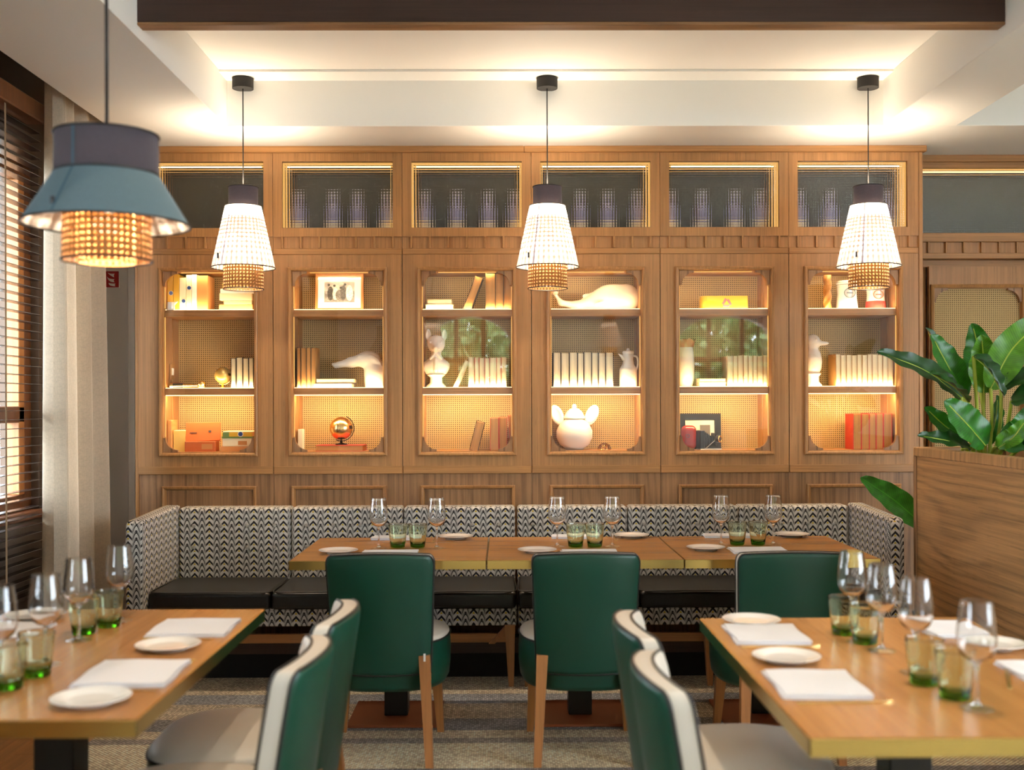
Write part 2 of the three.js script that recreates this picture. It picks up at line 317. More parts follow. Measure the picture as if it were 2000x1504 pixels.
// front wall (behind the camera) with two arched windows
const archWins = [[-0.48, 0.62], [3.2, 0.75]]; // centre x, half width
{
  const s = shapeRect(XL - 0.2, XR + 0.2, -0.3, 3.3);
  for (const [c, h] of archWins) { const p = new THREE.Path(); p.moveTo(c - h, 1.6); p.lineTo(c - h, 2.2); p.quadraticCurveTo(c - h * 0.8, 2.62, c, 2.64); p.quadraticCurveTo(c + h * 0.8, 2.62, c + h, 2.2); p.lineTo(c + h, 1.6); p.closePath(); s.holes.push(p); }
  struct('wall_front', new THREE.ExtrudeGeometry(s, { depth: 0.2, bevelEnabled: false, curveSegments: 16 }).translate(0, 0, ZF), M.paint, 'wall with arched windows at the near end of the room');
  archWins.forEach(([c, h], i) => {
    const w = sgroup('window_' + (i + 3), ['left', 'right'][i] + ' arched window in the near wall', 'window');
    for (const t of [-1, -0.33, 0.33, 1]) mesh('mullion', W(bx(c + t * (h - 0.03) - 0.03, c + t * (h - 0.03) + 0.03, 1.6, Math.abs(t) === 1 ? 2.26 : 2.6, ZF + 0.06, ZF + 0.12, 0.004)), M.winwood, w);
    mesh('sill', W(bx(c - h, c + h, 1.6, 1.66, ZF + 0.03, ZF + 0.18, 0.004), 1), M.winwood, w);
    mesh('transom', W(bx(c - h, c + h, 1.98, 2.05, ZF + 0.06, ZF + 0.12, 0.004), 1), M.winwood, w);
    const gs = new THREE.Shape(); gs.moveTo(c - h, 1.6); gs.lineTo(c + h, 1.6); gs.lineTo(c + h, 2.2); gs.quadraticCurveTo(c + h * 0.8, 2.62, c, 2.64); gs.quadraticCurveTo(c - h * 0.8, 2.62, c - h, 2.2); gs.closePath();
    mesh('glass_pane', new THREE.ShapeGeometry(gs, 16).translate(0, 0, ZF + 0.09), M.windowpane, w);
  });
}
// ceiling: upper slab with dropped soffits round the recesses
{
  const g = sgroup('ceiling', 'white ceiling with deep rectangular recesses between dropped soffits', 'ceiling');
  mesh('upper_ceiling', metreUV(bx(XL - 0.2, XR + 0.2, UPPER, 3.3, ZB - 0.2, ZF + 0.2, 0)), M.paint, g);
  mesh('soffit', metreUV(bx(-2.045, -1.432, CEIL, UPPER, ZB, ZF, 0.002)), M.paint, g);
  mesh('soffit', metreUV(bx(-1.432, XR, CEIL, UPPER, ZB, -5.837, 0.002)), M.paint, g);
  mesh('soffit', metreUV(bx(1.986, 2.37, CEIL, UPPER, -5.837, ZF, 0.002)), M.paint, g);
  mesh('soffit', metreUV(bx(4.5, XR, CEIL, UPPER, -5.837, ZF, 0.002)), M.paint, g);
  mesh('soffit', metreUV(bx(-1.432, 4.5, CEIL, UPPER, 2.2, ZF, 0.002)), M.paint, g);
  mesh('ceiling_step', bx(-1.432, 1.986, UPPER - 0.012, UPPER, -5.837, -5.68, 0.001), M.paint, g);
}
{
  const b = thing('ceiling_beam', 'dark stained wooden beam crossing the ceiling recess', 'beam', [0.277, 2.887, -4.443]);
  mesh('beam_board', W(bx(-1.709, 1.709, 0.012, 0.2, -0.034, 0.034, 0.002), 1), M.beam, b);
  mesh('lower_edge', W(bx(-1.709, 1.709, 0, 0.012, -0.034, 0.034, 0.002), 1), M.oakLow, b).userData.label = 'lighter oak strip under the beam';
}
// left windows and their blinds
leftWins.forEach(([za, zb], i) => {
  const w = sgroup('window_' + (i + 1), ['wooden casement window glowing with daylight at the far left', 'wooden casement window at the left beside the camera'][i], 'window'), X0 = -2.47, X1 = -2.40;
  const fr = (z0, z1, y0, y1, n, mat = M.winwood) => mesh(n, W(bx(X0, X1, y0, y1, z0, z1, 0.004)), mat, w);
  fr(za, za + 0.08, WY0, WY1, 'frame_post'); fr(zb - 0.08, zb, WY0, WY1, 'frame_post'); fr(za + 0.08, zb - 0.08, WY1 - 0.08, WY1, 'frame_head'); fr(za + 0.08, zb - 0.08, WY0, WY0 + 0.08, 'frame_sill'); fr(za + 0.08, zb - 0.08, 1.31, 1.39, 'transom');
  fr(za + 0.08, za + 0.14, 0.95, 2.52, 'sash_post', M.legwood); fr((za + zb) / 2 - 0.04, (za + zb) / 2 + 0.04, 0.95, 2.52, 'frame_post');
  for (const [a, b] of [[0.95, 1.31], [1.39, 2.52]]) for (const [z0, z1] of [[za + 0.14, (za + zb) / 2 - 0.04], [(za + zb) / 2 + 0.04, zb - 0.08]]) mesh('glass_pane', new THREE.PlaneGeometry(z1 - z0, b - a).rotateY(Math.PI / 2).translate(-2.435, (a + b) / 2, (z0 + z1) / 2), M.windowpane, w);
  mesh('window_sill', W(bx(-2.5, -2.33, 0.83, 0.872, za - 0.04, zb + 0.04, 0.006), 0), M.winwood, w);
});
const tapeM = std({ color: C('#8b755c'), roughness: 0.9 });
[[-5.47, -4.3, 'dark brown wooden venetian blind beside the curtain'], [-2.0, 0.0, 'wooden venetian blind at the left beside the camera']].forEach(([z0, z1, label]) => {
  const L = z1 - z0, b = thing('venetian_blind', label, 'blind', [-2.268, 0, (z0 + z1) / 2], 0, 'wooden blinds along the left wall');
  mesh('head_rail', W(bx(-0.05, 0.05, 2.76, 2.85, -L / 2, L / 2, 0.006), 0), M.winwood, b).userData.label = 'reddish wooden head rail';
  const sg = W(bx(-0.025, 0.025, -0.0015, 0.0015, -L / 2, L / 2, 0.001).rotateZ(0.02), 0);
  for (let y = 2.715; y > 0.52; y -= 0.042) { const s = mesh('slat', sg, M.slat, b); s.position.y = y; }
  mesh('bottom_rail', W(bx(-0.028, 0.028, 0.48, 0.5, -L / 2, L / 2, 0.004), 0), M.slat, b);
  for (const k of [0.34, 0.85]) { const zz = -L / 2 + L * k; mesh('ladder_tape', bx(0.026, 0.0275, 0.49, 2.76, zz - 0.008, zz + 0.008, 0), tapeM, b); }
});
{
  const nz = 150, ny = 24, pos = [], idx = [], uv = [];
  for (let j = 0; j <= ny; j++) for (let i = 0; i <= nz; i++) {
    const s = i / nz, t = j / ny, y = 0.02 + t * 3.0, spread = 1 + 0.12 * Math.pow(1 - t, 1.4);
    const ph = s * 5.6 * Math.PI * 2 + 0.8 * Math.sin(s * 5) + 0.5 * (1 - t) * Math.sin(s * 9);
    const amp = (0.05 + 0.022 * (1 - t)) * (0.75 + 0.4 * Math.sin(s * 13 + 1));
    pos.push(amp * Math.sin(ph) + 0.008 * Math.sin(ph * 2 + 1), y, -(0.6 * s) * spread - 0.012 * Math.cos(ph)); uv.push(s * 1.6, y);
  }
  for (let j = 0; j < ny; j++) for (let i = 0; i < nz; i++) { const a = j * (nz + 1) + i; idx.push(a, a + 1, a + nz + 2, a, a + nz + 2, a + nz + 1); }
  const g = new THREE.BufferGeometry(); g.setAttribute('position', new THREE.Float32BufferAttribute(pos, 3)); g.setAttribute('uv', new THREE.Float32BufferAttribute(uv, 2)); g.setIndex(idx); g.computeVertexNormals();
  const c = thing('curtain', 'beige floor-length curtain gathered between the blind and the bookcase', 'curtain', [-2.135, 0, -5.31]);
  mesh('drape', g, M.curtain, c); mesh('curtain_track', bx(-0.015, 0.015, 3.02, 3.09, -0.7, 0.05, 0.003), M.trimwhite, c);
}
// red fire-equipment sign on the pier
{
  const s = thing('fire_sign', 'small red fire-equipment sign with a white flame on the grey wall', 'sign', [-2.296, 2.126, -6.546]);
  mesh('plate', bx(-0.064, 0.064, -0.05, 0.05, -0.004, 0, 0.001), M.white, s); mesh('red_panel', bx(-0.06, 0.06, -0.046, 0.048, 0, 0.002, 0.0005), M.red, s);
  const f = (p) => { const h = new THREE.Shape(); h.moveTo(...p[0]); for (let i = 1; i < p.length; i += 2) h.quadraticCurveTo(...p[i], ...p[i + 1]); return new THREE.ExtrudeGeometry(h, { depth: 0.001, bevelEnabled: false, curveSegments: 8 }).translate(0, 0, 0.002); };
  mesh('flame', f([[-0.005, 0.04], [0.012, 0.03], [0.036, 0.034], [0.03, 0.024], [0.034, 0.012], [0.012, 0.02], [-0.005, 0.04]]), M.white, s);
  mesh('flame', f([[-0.008, 0.016], [0.006, 0.0], [0.036, 0.002], [0.026, -0.006], [0.036, -0.016], [0.0, -0.018], [-0.008, 0.016]]), M.white, s);
  mesh('flame', f([[0.002, -0.02], [0.02, -0.026], [0.04, -0.024], [0.036, -0.034], [0.04, -0.04], [0.0, -0.04], [0.002, -0.02]]), M.white, s);
}

// ============================================================ BOOKCASE
const ZK = -6.3, UW = 0.7247, HX = 0.253, DEPTH = 0.285, S1 = 1.928, S2 = 1.487, S3 = 1.129, TOPY = 2.141;
const bayX = [0, 1, 2, 3, 4, 5].map((k) => -1.652 + UW * k);
const bayLabels = ['leftmost oak bookcase bay, holding cigar boxes and a small globe', 'oak bookcase bay with the framed photograph and greyhound head', 'oak bookcase bay with the mouse bust in its middle compartment', 'oak bookcase bay with the white whale and the eared jar', 'oak bookcase bay with the yellow tin and old camera', 'rightmost oak bookcase bay, with labelled jars and red books'];
const archCorner = (a, n, d) => { const s = new THREE.Shape(); s.moveTo(0, 0); s.lineTo(a, 0); s.lineTo(a, n); s.absarc(a, a, a - n, -Math.PI / 2, -Math.PI, true); s.lineTo(0, a); s.closePath(); return metreUV(new THREE.ExtrudeGeometry(s, { depth: d, bevelEnabled: false, curveSegments: 12 })); };
const cornerG = archCorner(0.08, 0.012, 0.024);
const flip = (g, sx, sy) => { const c = g.clone().scale(sx, sy, 1); if (sx * sy < 0) { const p = c.attributes.position, n = c.attributes.normal, u = c.attributes.uv; for (const A of [p, n, u]) { const w = A.itemSize, r = A.array; for (let i = 0; i < p.count; i += 3) for (let q = 0; q < w; q++) { const t = r[(i + 1) * w + q]; r[(i + 1) * w + q] = r[(i + 2) * w + q]; r[(i + 2) * w + q] = t; } } } return c; };
const cornerGs = [[1, 1], [-1, 1], [1, -1], [-1, -1]].map(([a, b]) => flip(cornerG, a, b));
const caneG = (w, h) => { const g = new THREE.PlaneGeometry(w, h); return metreUV(g); };
const mouldProf = [[0, 0], [0, 0.018], [0.006, 0.022], [0.014, 0.02], [0.02, 0.012], [0.022, -0.03]];
bayX.forEach((xc, k) => {
  const b = thing('bookcase_bay', bayLabels[k], 'bookcase', [xc, 0, ZK], 0, 'bays of the oak bookcase wall');
  const L = k === 0 ? -0.395 : -UW / 2 + 0.001, R = k === 5 ? 0.371 : UW / 2 - 0.001;
  // upper glazed niche
  const nx0 = -0.31, nx1 = 0.31, ny0 = 2.385, ny1 = 2.758;
  mesh('upper_frame', W(frameShape(L, R, 2.336, 2.806, nx0, nx1, ny0, ny1, 0.03)), M.oakRail, b);
  mesh('reeded_glass', metreUV(bx(nx0, nx1, ny0, ny1, -0.026, -0.018, 0)), M.reed, b).userData.label = 'cross-reeded glass pane';
  const dn = 0.24; // niche
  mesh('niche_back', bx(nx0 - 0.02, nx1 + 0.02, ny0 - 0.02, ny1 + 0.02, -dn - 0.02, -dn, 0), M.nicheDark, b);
  mesh('niche_top', W(bx(nx0 - 0.02, nx1 + 0.02, ny1, ny1 + 0.02, -dn, -0.03, 0), 1), M.oakRail, b); mesh('niche_floor', W(bx(nx0 - 0.02, nx1 + 0.02, ny0 - 0.02, ny0, -dn, -0.03, 0), 1), M.oakRail, b);
  mesh('niche_side', W(bx(nx0 - 0.02, nx0, ny0, ny1, -dn, -0.03, 0)), M.oakRail, b); mesh('niche_side', W(bx(nx1, nx1 + 0.02, ny0, ny1, -dn, -0.03, 0)), M.oakRail, b);
  mesh('glow_strip', bx(nx0, nx1, ny1 - 0.006, ny1, -0.165, -0.035, 0), M.ledSoft, b);  // wide glow stands in for the lamp-lit oak reveal above
  mesh('glow_strip', bx(nx0, nx0 + 0.005, ny0 + 0.01, ny1 - 0.006, -0.15, -0.035, 0), M.ledSoft, b); mesh('glow_strip', bx(nx1 - 0.005, nx1, ny0 + 0.01, ny1 - 0.006, -0.15, -0.035, 0), M.ledSoft, b);  // side glow likewise replaces light falling on the oak reveals
  rectLight('clerestory_strip_light', 0.58, 0.04, [xc, ny1 - 0.012, ZK - 0.07], [xc, ny1 - 1, ZK - 0.12], LED, 5);
  // batten band
  mesh('band_panel', W(bx(L, R, 2.27, 2.336, -0.03, -0.012, 0)), M.oak, b);
  const nb = Math.round((R - L) / 0.104); for (let i = 0; i < nb; i++) { const x = L + (i + 0.5) * (R - L) / nb; mesh('batten', W(bx(x - 0.006, x + 0.006, 2.27, 2.336, -0.012, 0.004, 0.002)), M.oakRail, b); }
  mesh('rail', W(bx(L, R, 2.236, 2.27, -0.03, 0.002, 0.003), 1), M.oakRail, b);
  // door with glazed opening
  const d = new THREE.Group(); d.name = 'door'; b.add(d);
  mesh('door_frame', W(frameShape(L + 0.001, R - 0.001, 1.048, 2.235, -HX - 0.002, HX + 0.002, S3, TOPY, 0.024)), M.oak, d);
  mesh('moulding', W(rectRing(-HX - 0.024, HX + 0.024, S3 - 0.024, TOPY + 0.022, mouldProf)), M.oakRail, d);
  [[-HX, S3], [HX, S3], [-HX, TOPY], [HX, TOPY]].forEach(([x, y], i) => { const m = mesh('corner_piece', cornerGs[i], M.oakLow, d); m.position.set(x, y, -0.02); });
  mesh('glass_pane', new THREE.PlaneGeometry(HX * 2, TOPY - S3).translate(0, (TOPY + S3) / 2, -0.021), M.pane, d);
  mesh('lower_rail', W(bx(L, R, 1.004, 1.048, -0.03, 0.004, 0.003), 1), M.oakRail, b);
  // carcass
  for (const s of [-1, 1]) { mesh('side_panel', W(bx(s < 0 ? -HX - 0.02 : HX, s < 0 ? -HX : HX + 0.02, S3 - 0.03, TOPY + 0.03, -DEPTH - 0.02, -0.026, 0)), M.oakRail, b); mesh('side_board', W(bx(s < 0 ? -HX : HX - 0.004, s < 0 ? -HX + 0.004 : HX, S3, TOPY, -DEPTH, -0.17, 0)), M.oakRail, b); }
  mesh('back_board', bx(-HX, HX, S3, TOPY, -DEPTH - 0.02, -DEPTH - 0.008, 0), M.backing, b);
  const cp = mesh('cane_panel', caneG(HX * 2 - 0.008, TOPY - S3), M.cane, b); cp.position.set(0, (TOPY + S3) / 2, -DEPTH + 0.001);
  mesh('shelf_base', W(bx(-HX, HX, S3 - 0.03, S3, -DEPTH, -0.026, 0), 1), M.oakRail, b); mesh('shelf_top', W(bx(-HX, HX, TOPY, TOPY + 0.03, -DEPTH, -0.026, 0), 1), M.oakRail, b);
  for (const y of [S1, S2]) mesh('shelf', W(bx(-HX, HX, y - 0.037, y, -DEPTH + 0.004, -0.034, 0.001), 1), M.oakRail, b);
  // light strips along the shelf fronts and the jambs
  for (const y of [S1, S2]) mesh('glow_strip', bx(-HX + 0.002, HX - 0.002, y, y + 0.004, -0.042, -0.036, 0), M.led, b);
  mesh('glow_strip', bx(-HX + 0.002, HX - 0.002, S2 - 0.042, S2 - 0.037, -0.046, -0.038, 0), M.led, b);
  mesh('glow_strip', bx(-HX + 0.09, HX - 0.09, TOPY - 0.004, TOPY, -0.046, -0.038, 0), M.ledSoft, b);
  for (const s of [-1, 1]) for (const [a, c] of [[S3 + 0.085, S2 - 0.042], [S2 + 0.01, S1 - 0.04], [S1 + 0.01, TOPY - 0.085]]) mesh('glow_strip', bx(s < 0 ? -HX : HX - 0.004, s < 0 ? -HX + 0.004 : HX, a, c, -0.034, -0.027, 0), M.ledSoft, b);
  rectLight('shelf_strip_light', 0.48, 0.012, [xc, S1 + 0.007, ZK - 0.044], [xc, S1 + 0.12, ZK - 0.24], LED, 46);
  rectLight('shelf_strip_light', 0.48, 0.012, [xc, S2 + 0.007, ZK - 0.044], [xc, S2 + 0.12, ZK - 0.24], LED, 86);
  rectLight('shelf_strip_light', 0.48, 0.012, [xc, S2 - 0.045, ZK - 0.044], [xc, S2 - 0.25, ZK - 0.2], LED, 140);
  rectLight('shelf_strip_light', 0.3, 0.01, [xc, TOPY - 0.007, ZK - 0.044], [xc, TOPY - 0.2, ZK - 0.16], LED, 42);
  // lower panel
  mesh('lower_panel', W(bx(L, R, 0.1, 1.004, -0.03, -0.01, 0)), M.oakLow, b);
  mesh('panel_moulding', W(rectRing(-0.262, 0.268, 0.3, 0.938, [[0, -0.01], [0, 0.008], [0.005, 0.012], [0.016, 0.008], [0.022, -0.01]])), M.oakRail, b);
  mesh('plinth', bx(L, R, 0, 0.1, -0.1, -0.04, 0), M.black, b);
});
{ // end cheeks and cornice
  struct('trim_2', W(bx(-2.062, -2.046, 0, CEIL, ZK - 0.26, ZK + 0.004, 0.002)), M.oakRail, 'oak end panel at the left of the bookcase');
  struct('trim_3', W(bx(2.344, 2.366, 0, 2.806, ZK - 0.24, ZK + 0.004, 0.002)), M.oakRail, 'oak end panel at the right of the bookcase');
  const c = sgroup('trim_4', 'oak cornice along the top of the bookcase', 'trim');
  for (const [a, q] of [[-2.062, 0.12], [0.12, 2.385]]) mesh('cornice_board', W(bx(a, q - 0.0008, 2.806, CEIL, ZK - 0.1, ZK + 0.022, 0.004), 1), M.oakRail, c);
}
// recessed panelled wall to the right of the bookcase
{
  const z = -6.537, x0 = 2.366, x1 = 4.9;
  const p = thing('panel_wall', 'recessed oak panel wall with a reeded-glass clerestory right of the bookcase', 'wall panel', [0, 0, z]);
  const bnd = (n, y0, y1, a, b, mat = M.oakRail, rot = 1) => mesh(n, W(bx(x0, x1, y0, y1, a, b, 0.002), rot), mat, p);
  bnd('cornice_board', 2.80, CEIL, -0.1, 0.012); bnd('top_rail', 2.765, 2.80, -0.1, 0);
  bnd('sill_rail', 2.334, 2.385, -0.1, 0.01); bnd('band_panel', 2.268, 2.334, -0.1, -0.012, M.oak, 0); bnd('rail', 2.236, 2.268, -0.1, 0.002); bnd('recessed_rail', 2.195, 2.236, -0.1, -0.07, M.oakRail);
  for (let i = 0; i < 24; i++) { const x = x0 + 0.02 + i * 0.104; mesh('batten', W(bx(x - 0.006, x + 0.006, 2.268, 2.334, -0.012, 0.004, 0.002)), M.oakRail, p); }
  for (const [a, b] of [[x0, x0 + 1.25], [x0 + 1.3, x1]]) { mesh('reeded_glass', metreUV(bx(a, b, 2.385, 2.765, -0.026, -0.018, 0)), M.reed, p); }
  mesh('mullion', W(bx(x0 + 1.25, x0 + 1.3, 2.385, 2.765, -0.04, 0, 0.002)), M.oakRail, p);
  mesh('niche_back', bx(x0, x1, 2.385, 2.765, -0.19, -0.17, 0), M.niche, p);
  mesh('niche_floor', W(bx(x0, x1, 2.37, 2.384, -0.17, -0.03, 0), 1), M.oakRail, p); mesh('niche_top', W(bx(x0, x1, 2.766, 2.78, -0.17, -0.03, 0), 1), M.oakRail, p); mesh('niche_side', W(bx(x0, x0 + 0.012, 2.385, 2.765, -0.17, -0.03, 0)), M.oakRail, p);
  mesh('glow_strip', bx(x0 + 0.012, x1, 2.757, 2.765, -0.1, -0.03, 0), M.ledSoft, p);
  rectLight('clerestory_strip_light', 1.2, 0.03, [x0 + 0.7, 2.752, z - 0.045], [x0 + 0.7, 2.0, z - 0.06], LED, 1.4);
}
[0, 1, 2].forEach((i) => { // cane doors
  const x0 = 2.5 + i * 0.71, w = 0.65, d = sgroup('door_' + (i + 1), ['oak door with a large woven cane panel behind the plant', 'second cane door beyond the plant', 'far right oak door with a woven cane panel'][i], 'door');
  d.position.set(x0, 0, -6.56);
  const a0 = 0.03, a1 = 0.545, y1 = 2.065, y0 = 0.35;
  mesh('jamb', W(bx(i ? -0.065 : -0.134, -0.001, 0, 2.195, -0.1, -0.045, 0.002)), M.oakRail, d);
  mesh('door_frame', W(frameShape(0, w - 0.03, 0.02, 2.193, a0, a1, y0, y1, 0.03)), M.oak, d);
  mesh('moulding', W(rectRing(a0 - 0.022, a1 + 0.022, y0 - 0.022, y1 + 0.022, [[0, 0], [0, 0.014], [0.006, 0.018], [0.02, 0.01], [0.022, -0.02]])), M.oakRail, d);
  [[a0, y0], [a1, y0], [a0, y1], [a1, y1]].forEach(([x, y], q) => { const m = mesh('corner_piece', cornerGs[q], M.oakLow, d); m.position.set(x, y, -0.022); });
  mesh('back_board', bx(a0 - 0.02, a1 + 0.02, y0 - 0.02, y1 + 0.02, -0.05, -0.04, 0), M.backing, d);
  const cp = mesh('cane_panel', caneG(a1 - a0, y1 - y0), M.cane, d); cp.position.set((a0 + a1) / 2, (y0 + y1) / 2, -0.026);
});

// ============================================================ BANQUETTE
const ordinal = ['first', 'second', 'third', 'fourth', 'fifth', 'sixth', 'seventh', 'eighth', 'ninth', 'tenth', 'eleventh', 'twelfth'];
{
  const printUV = (g) => metreUV(g);
  const zBack = -6.06, yTop = 0.838, cushG = (w) => {
    const g = new RoundedBoxGeometry(w - 0.006, 0.085, 0.52, 4, 0.02); const p = g.attributes.position;
    for (let i = 0; i < p.count; i++) if (p.getY(i) > 0.02) { const u = p.getX(i) / w * 2, v = p.getZ(i) / 0.26; p.setY(i, p.getY(i) + 0.014 * (1 - u * u) * (1 - v * v)); }
    g.computeVertexNormals(); return metreUV(g);
  };
  const modules = [[-1.845, 0.064, -1, 'left half of the banquette, upholstered in black and white printed fabric'], [0.071, 1.965, 1, 'right half of the banquette, upholstered in black and white printed fabric']];
  for (const [x0, x1, side, label] of modules) {
    const wing = 0.085, in0 = side < 0 ? x0 + wing : x0, in1 = side < 0 ? x1 : x1 - wing, sec = (in1 - in0) / 3;
    const b = thing('banquette', label, 'bench', [(x0 + x1) / 2, 0, -5.8], 0, 'two halves of the banquette'); const ox = (x0 + x1) / 2;
    for (let i = 0; i < 3; i++) {
      const a = in0 + i * sec - ox, e = a + sec;
      const g = new RoundedBoxGeometry(sec - 0.004, yTop - 0.3, 0.14, 4, 0.02); const p = g.attributes.position, hw = sec / 2;
      for (let q = 0; q < p.count; q++) if (p.getZ(q) > 0) { const u = p.getX(q) / hw; p.setZ(q, p.getZ(q) + 0.012 * (1 - u * u)); }
      g.computeVertexNormals(); g.translate((a + e) / 2, (yTop + 0.3) / 2, zBack + 5.8 - 0.07 - 0.014);
      mesh('back_panel', printUV(g), M.print, b);
      const bg = new THREE.SphereGeometry(0.011, 10, 6).scale(1, 1, 0.5);
      for (let c = 0; c < 4; c++) for (const y of [0.742, 0.625]) { const m = mesh('button', bg, M.print, b); m.position.set(a + sec * (c + 0.6) / 4.2, y, zBack + 5.8 - 0.006); }
      const cm = mesh('seat_cushion', cushG(sec), M.hide, b); cm.position.set((a + e) / 2, 0.424, -5.8 + 5.8 - 0.002);
      const hw2 = sec / 2 - 0.008, cu = [V(-hw2, 0.466, 0.252), V(hw2, 0.466, 0.252)];
      const pp = mesh('cushion_piping', tube([V(-hw2, 0.462, -0.2), V(-hw2, 0.464, 0.22), V(-hw2 + 0.02, 0.466, 0.248), V(0, 0.468, 0.254), V(hw2 - 0.02, 0.466, 0.248), V(hw2, 0.464, 0.22), V(hw2, 0.462, -0.2)], 0.0038, 60, 6), M.hide, b); pp.position.set((a + e) / 2, 0, 0);
    }
    // wing at the outer end: rises round the seat and slopes down to the front
    const wx0 = (side < 0 ? x0 : x1 - wing) - ox, sh = new THREE.Shape();
    sh.moveTo(-0.31, 0.295); sh.lineTo(0.31, 0.295); sh.lineTo(0.31, 0.785); sh.quadraticCurveTo(0.31, 0.815, 0.28, 0.818); sh.lineTo(-0.1, 0.832); sh.quadraticCurveTo(-0.31, 0.84, -0.31, yTop); sh.closePath();
    const wg = new THREE.ExtrudeGeometry(sh, { depth: wing - 0.03, bevelEnabled: true, bevelThickness: 0.015, bevelSize: 0.012, bevelSegments: 4, curveSegments: 10 }).rotateY(-Math.PI / 2).translate(wx0 + wing - 0.015, 0, 0);
    const flipZ = wg; mesh('wing', printUV(flipZ), M.print, b);
    mesh('seat_rail', printUV(bx(in0 - ox, in1 - ox, 0.295, 0.382, 0.1, 0.235, 0.006)), M.print, b);
    mesh('seat_base', bx(in0 - ox, in1 - ox, 0.31, 0.38, -0.32, 0.1, 0), M.darkwood, b);
    // legs, stretcher and braces
    const lx = [x0 - ox + 0.05, 0, x1 - ox - 0.035];
    for (const x of lx) { mesh('leg', W(bar(V(x, 0.3, 0.225), V(x + (x === 0 ? 0 : x > 0 ? 0.006 : -0.006), 0, 0.256), 0.052, 0.026)), M.legwood, b); mesh('leg', W(bar(V(x, 0.3, -0.26), V(x, 0, -0.28), 0.05, 0.03)), M.legwood, b); }
    mesh('stretcher', W(bx(lx[0], lx[2], 0.205, 0.25, 0.18, 0.205, 0.003), 1), M.legwood, b);
    for (const x of [lx[0], lx[2]]) mesh('brace', W(bar(V(x, 0.295, 0.2), V(x + (x > 0 ? -0.09 : 0.09), 0.2, 0.2), 0.03, 0.03)), M.legwood, b);
  }
  struct('trim_5', W(bx(-1.84, 1.96, 0.12, 0.2, -5.76, -5.735, 0.002), 1), M.darkwood, 'dark wooden kick board under the banquette');
  struct('trim_6', bx(-1.84, 1.96, 0, 0.12, -5.76, -5.74, 0), M.black, 'black plinth under the banquette');
}

// ============================================================ TABLES
function makeTable(label, x0, x1, z0, z1, group, posts) {
  const cx = (x0 + x1) / 2, cz = (z0 + z1) / 2, w = (x1 - x0) / 2 - 0.001, d = (z1 - z0) / 2 - 0.001;
  const t = thing('dining_table', label, 'table', [cx, 0, cz], 0, group);
  mesh('table_top', W(bx(-w + 0.003, w - 0.003, 0.72, 0.75, -d + 0.003, d - 0.003, 0.001), z1 - z0 > 1 ? 0 : 1), M.table, t);
  const e = 0.0035;
  mesh('edge_band', bx(-w, w, 0.712, 0.7485, d - e, d, 0.001), M.brass, t); mesh('edge_band', bx(-w, w, 0.712, 0.7485, -d, -d + e, 0.001), M.brass, t);
  mesh('edge_band', bx(-w, -w + e, 0.712, 0.7485, -d, d, 0.001), M.brass, t); mesh('edge_band', bx(w - e, w, 0.712, 0.7485, -d, d, 0.001), M.brass, t);
  mesh('under_frame', bx(-w + 0.12, w - 0.12, 0.69, 0.72, -d + 0.15, d - 0.15, 0.004), M.steel, t);
  for (const pz of posts) { mesh('post', bx(-0.052, 0.052, 0.012, 0.69, pz - 0.052, pz + 0.052, 0.003), M.steel, t); mesh('base_plate', bx(-0.2, 0.2, 0, 0.012, pz - 0.2, pz + 0.2, 0.002), M.rust, t); }
  return t;
}
const TX = [-0.89, -0.0715, 0.748, 1.565];
makeTable('square oak table at the left of the row before the banquette', TX[0], TX[1], -5.44, -4.635, 'tables in front of the banquette', [0]);
makeTable('square oak table in the middle of the row before the banquette', TX[1], TX[2], -5.44, -4.635, 'tables in front of the banquette', [0]);
makeTable('square oak table at the right of the row before the banquette', TX[2], TX[3], -5.44, -4.635, 'tables in front of the banquette', [0]);
makeTable('long oak table with brass edges in the left foreground', -1.556, -0.756, -3.56, -2.314, 'long foreground tables', [-0.0]);
makeTable('long oak table with brass edges in the right foreground', 0.588, 1.388, -3.376, -2.16, 'long foreground tables', [0]);

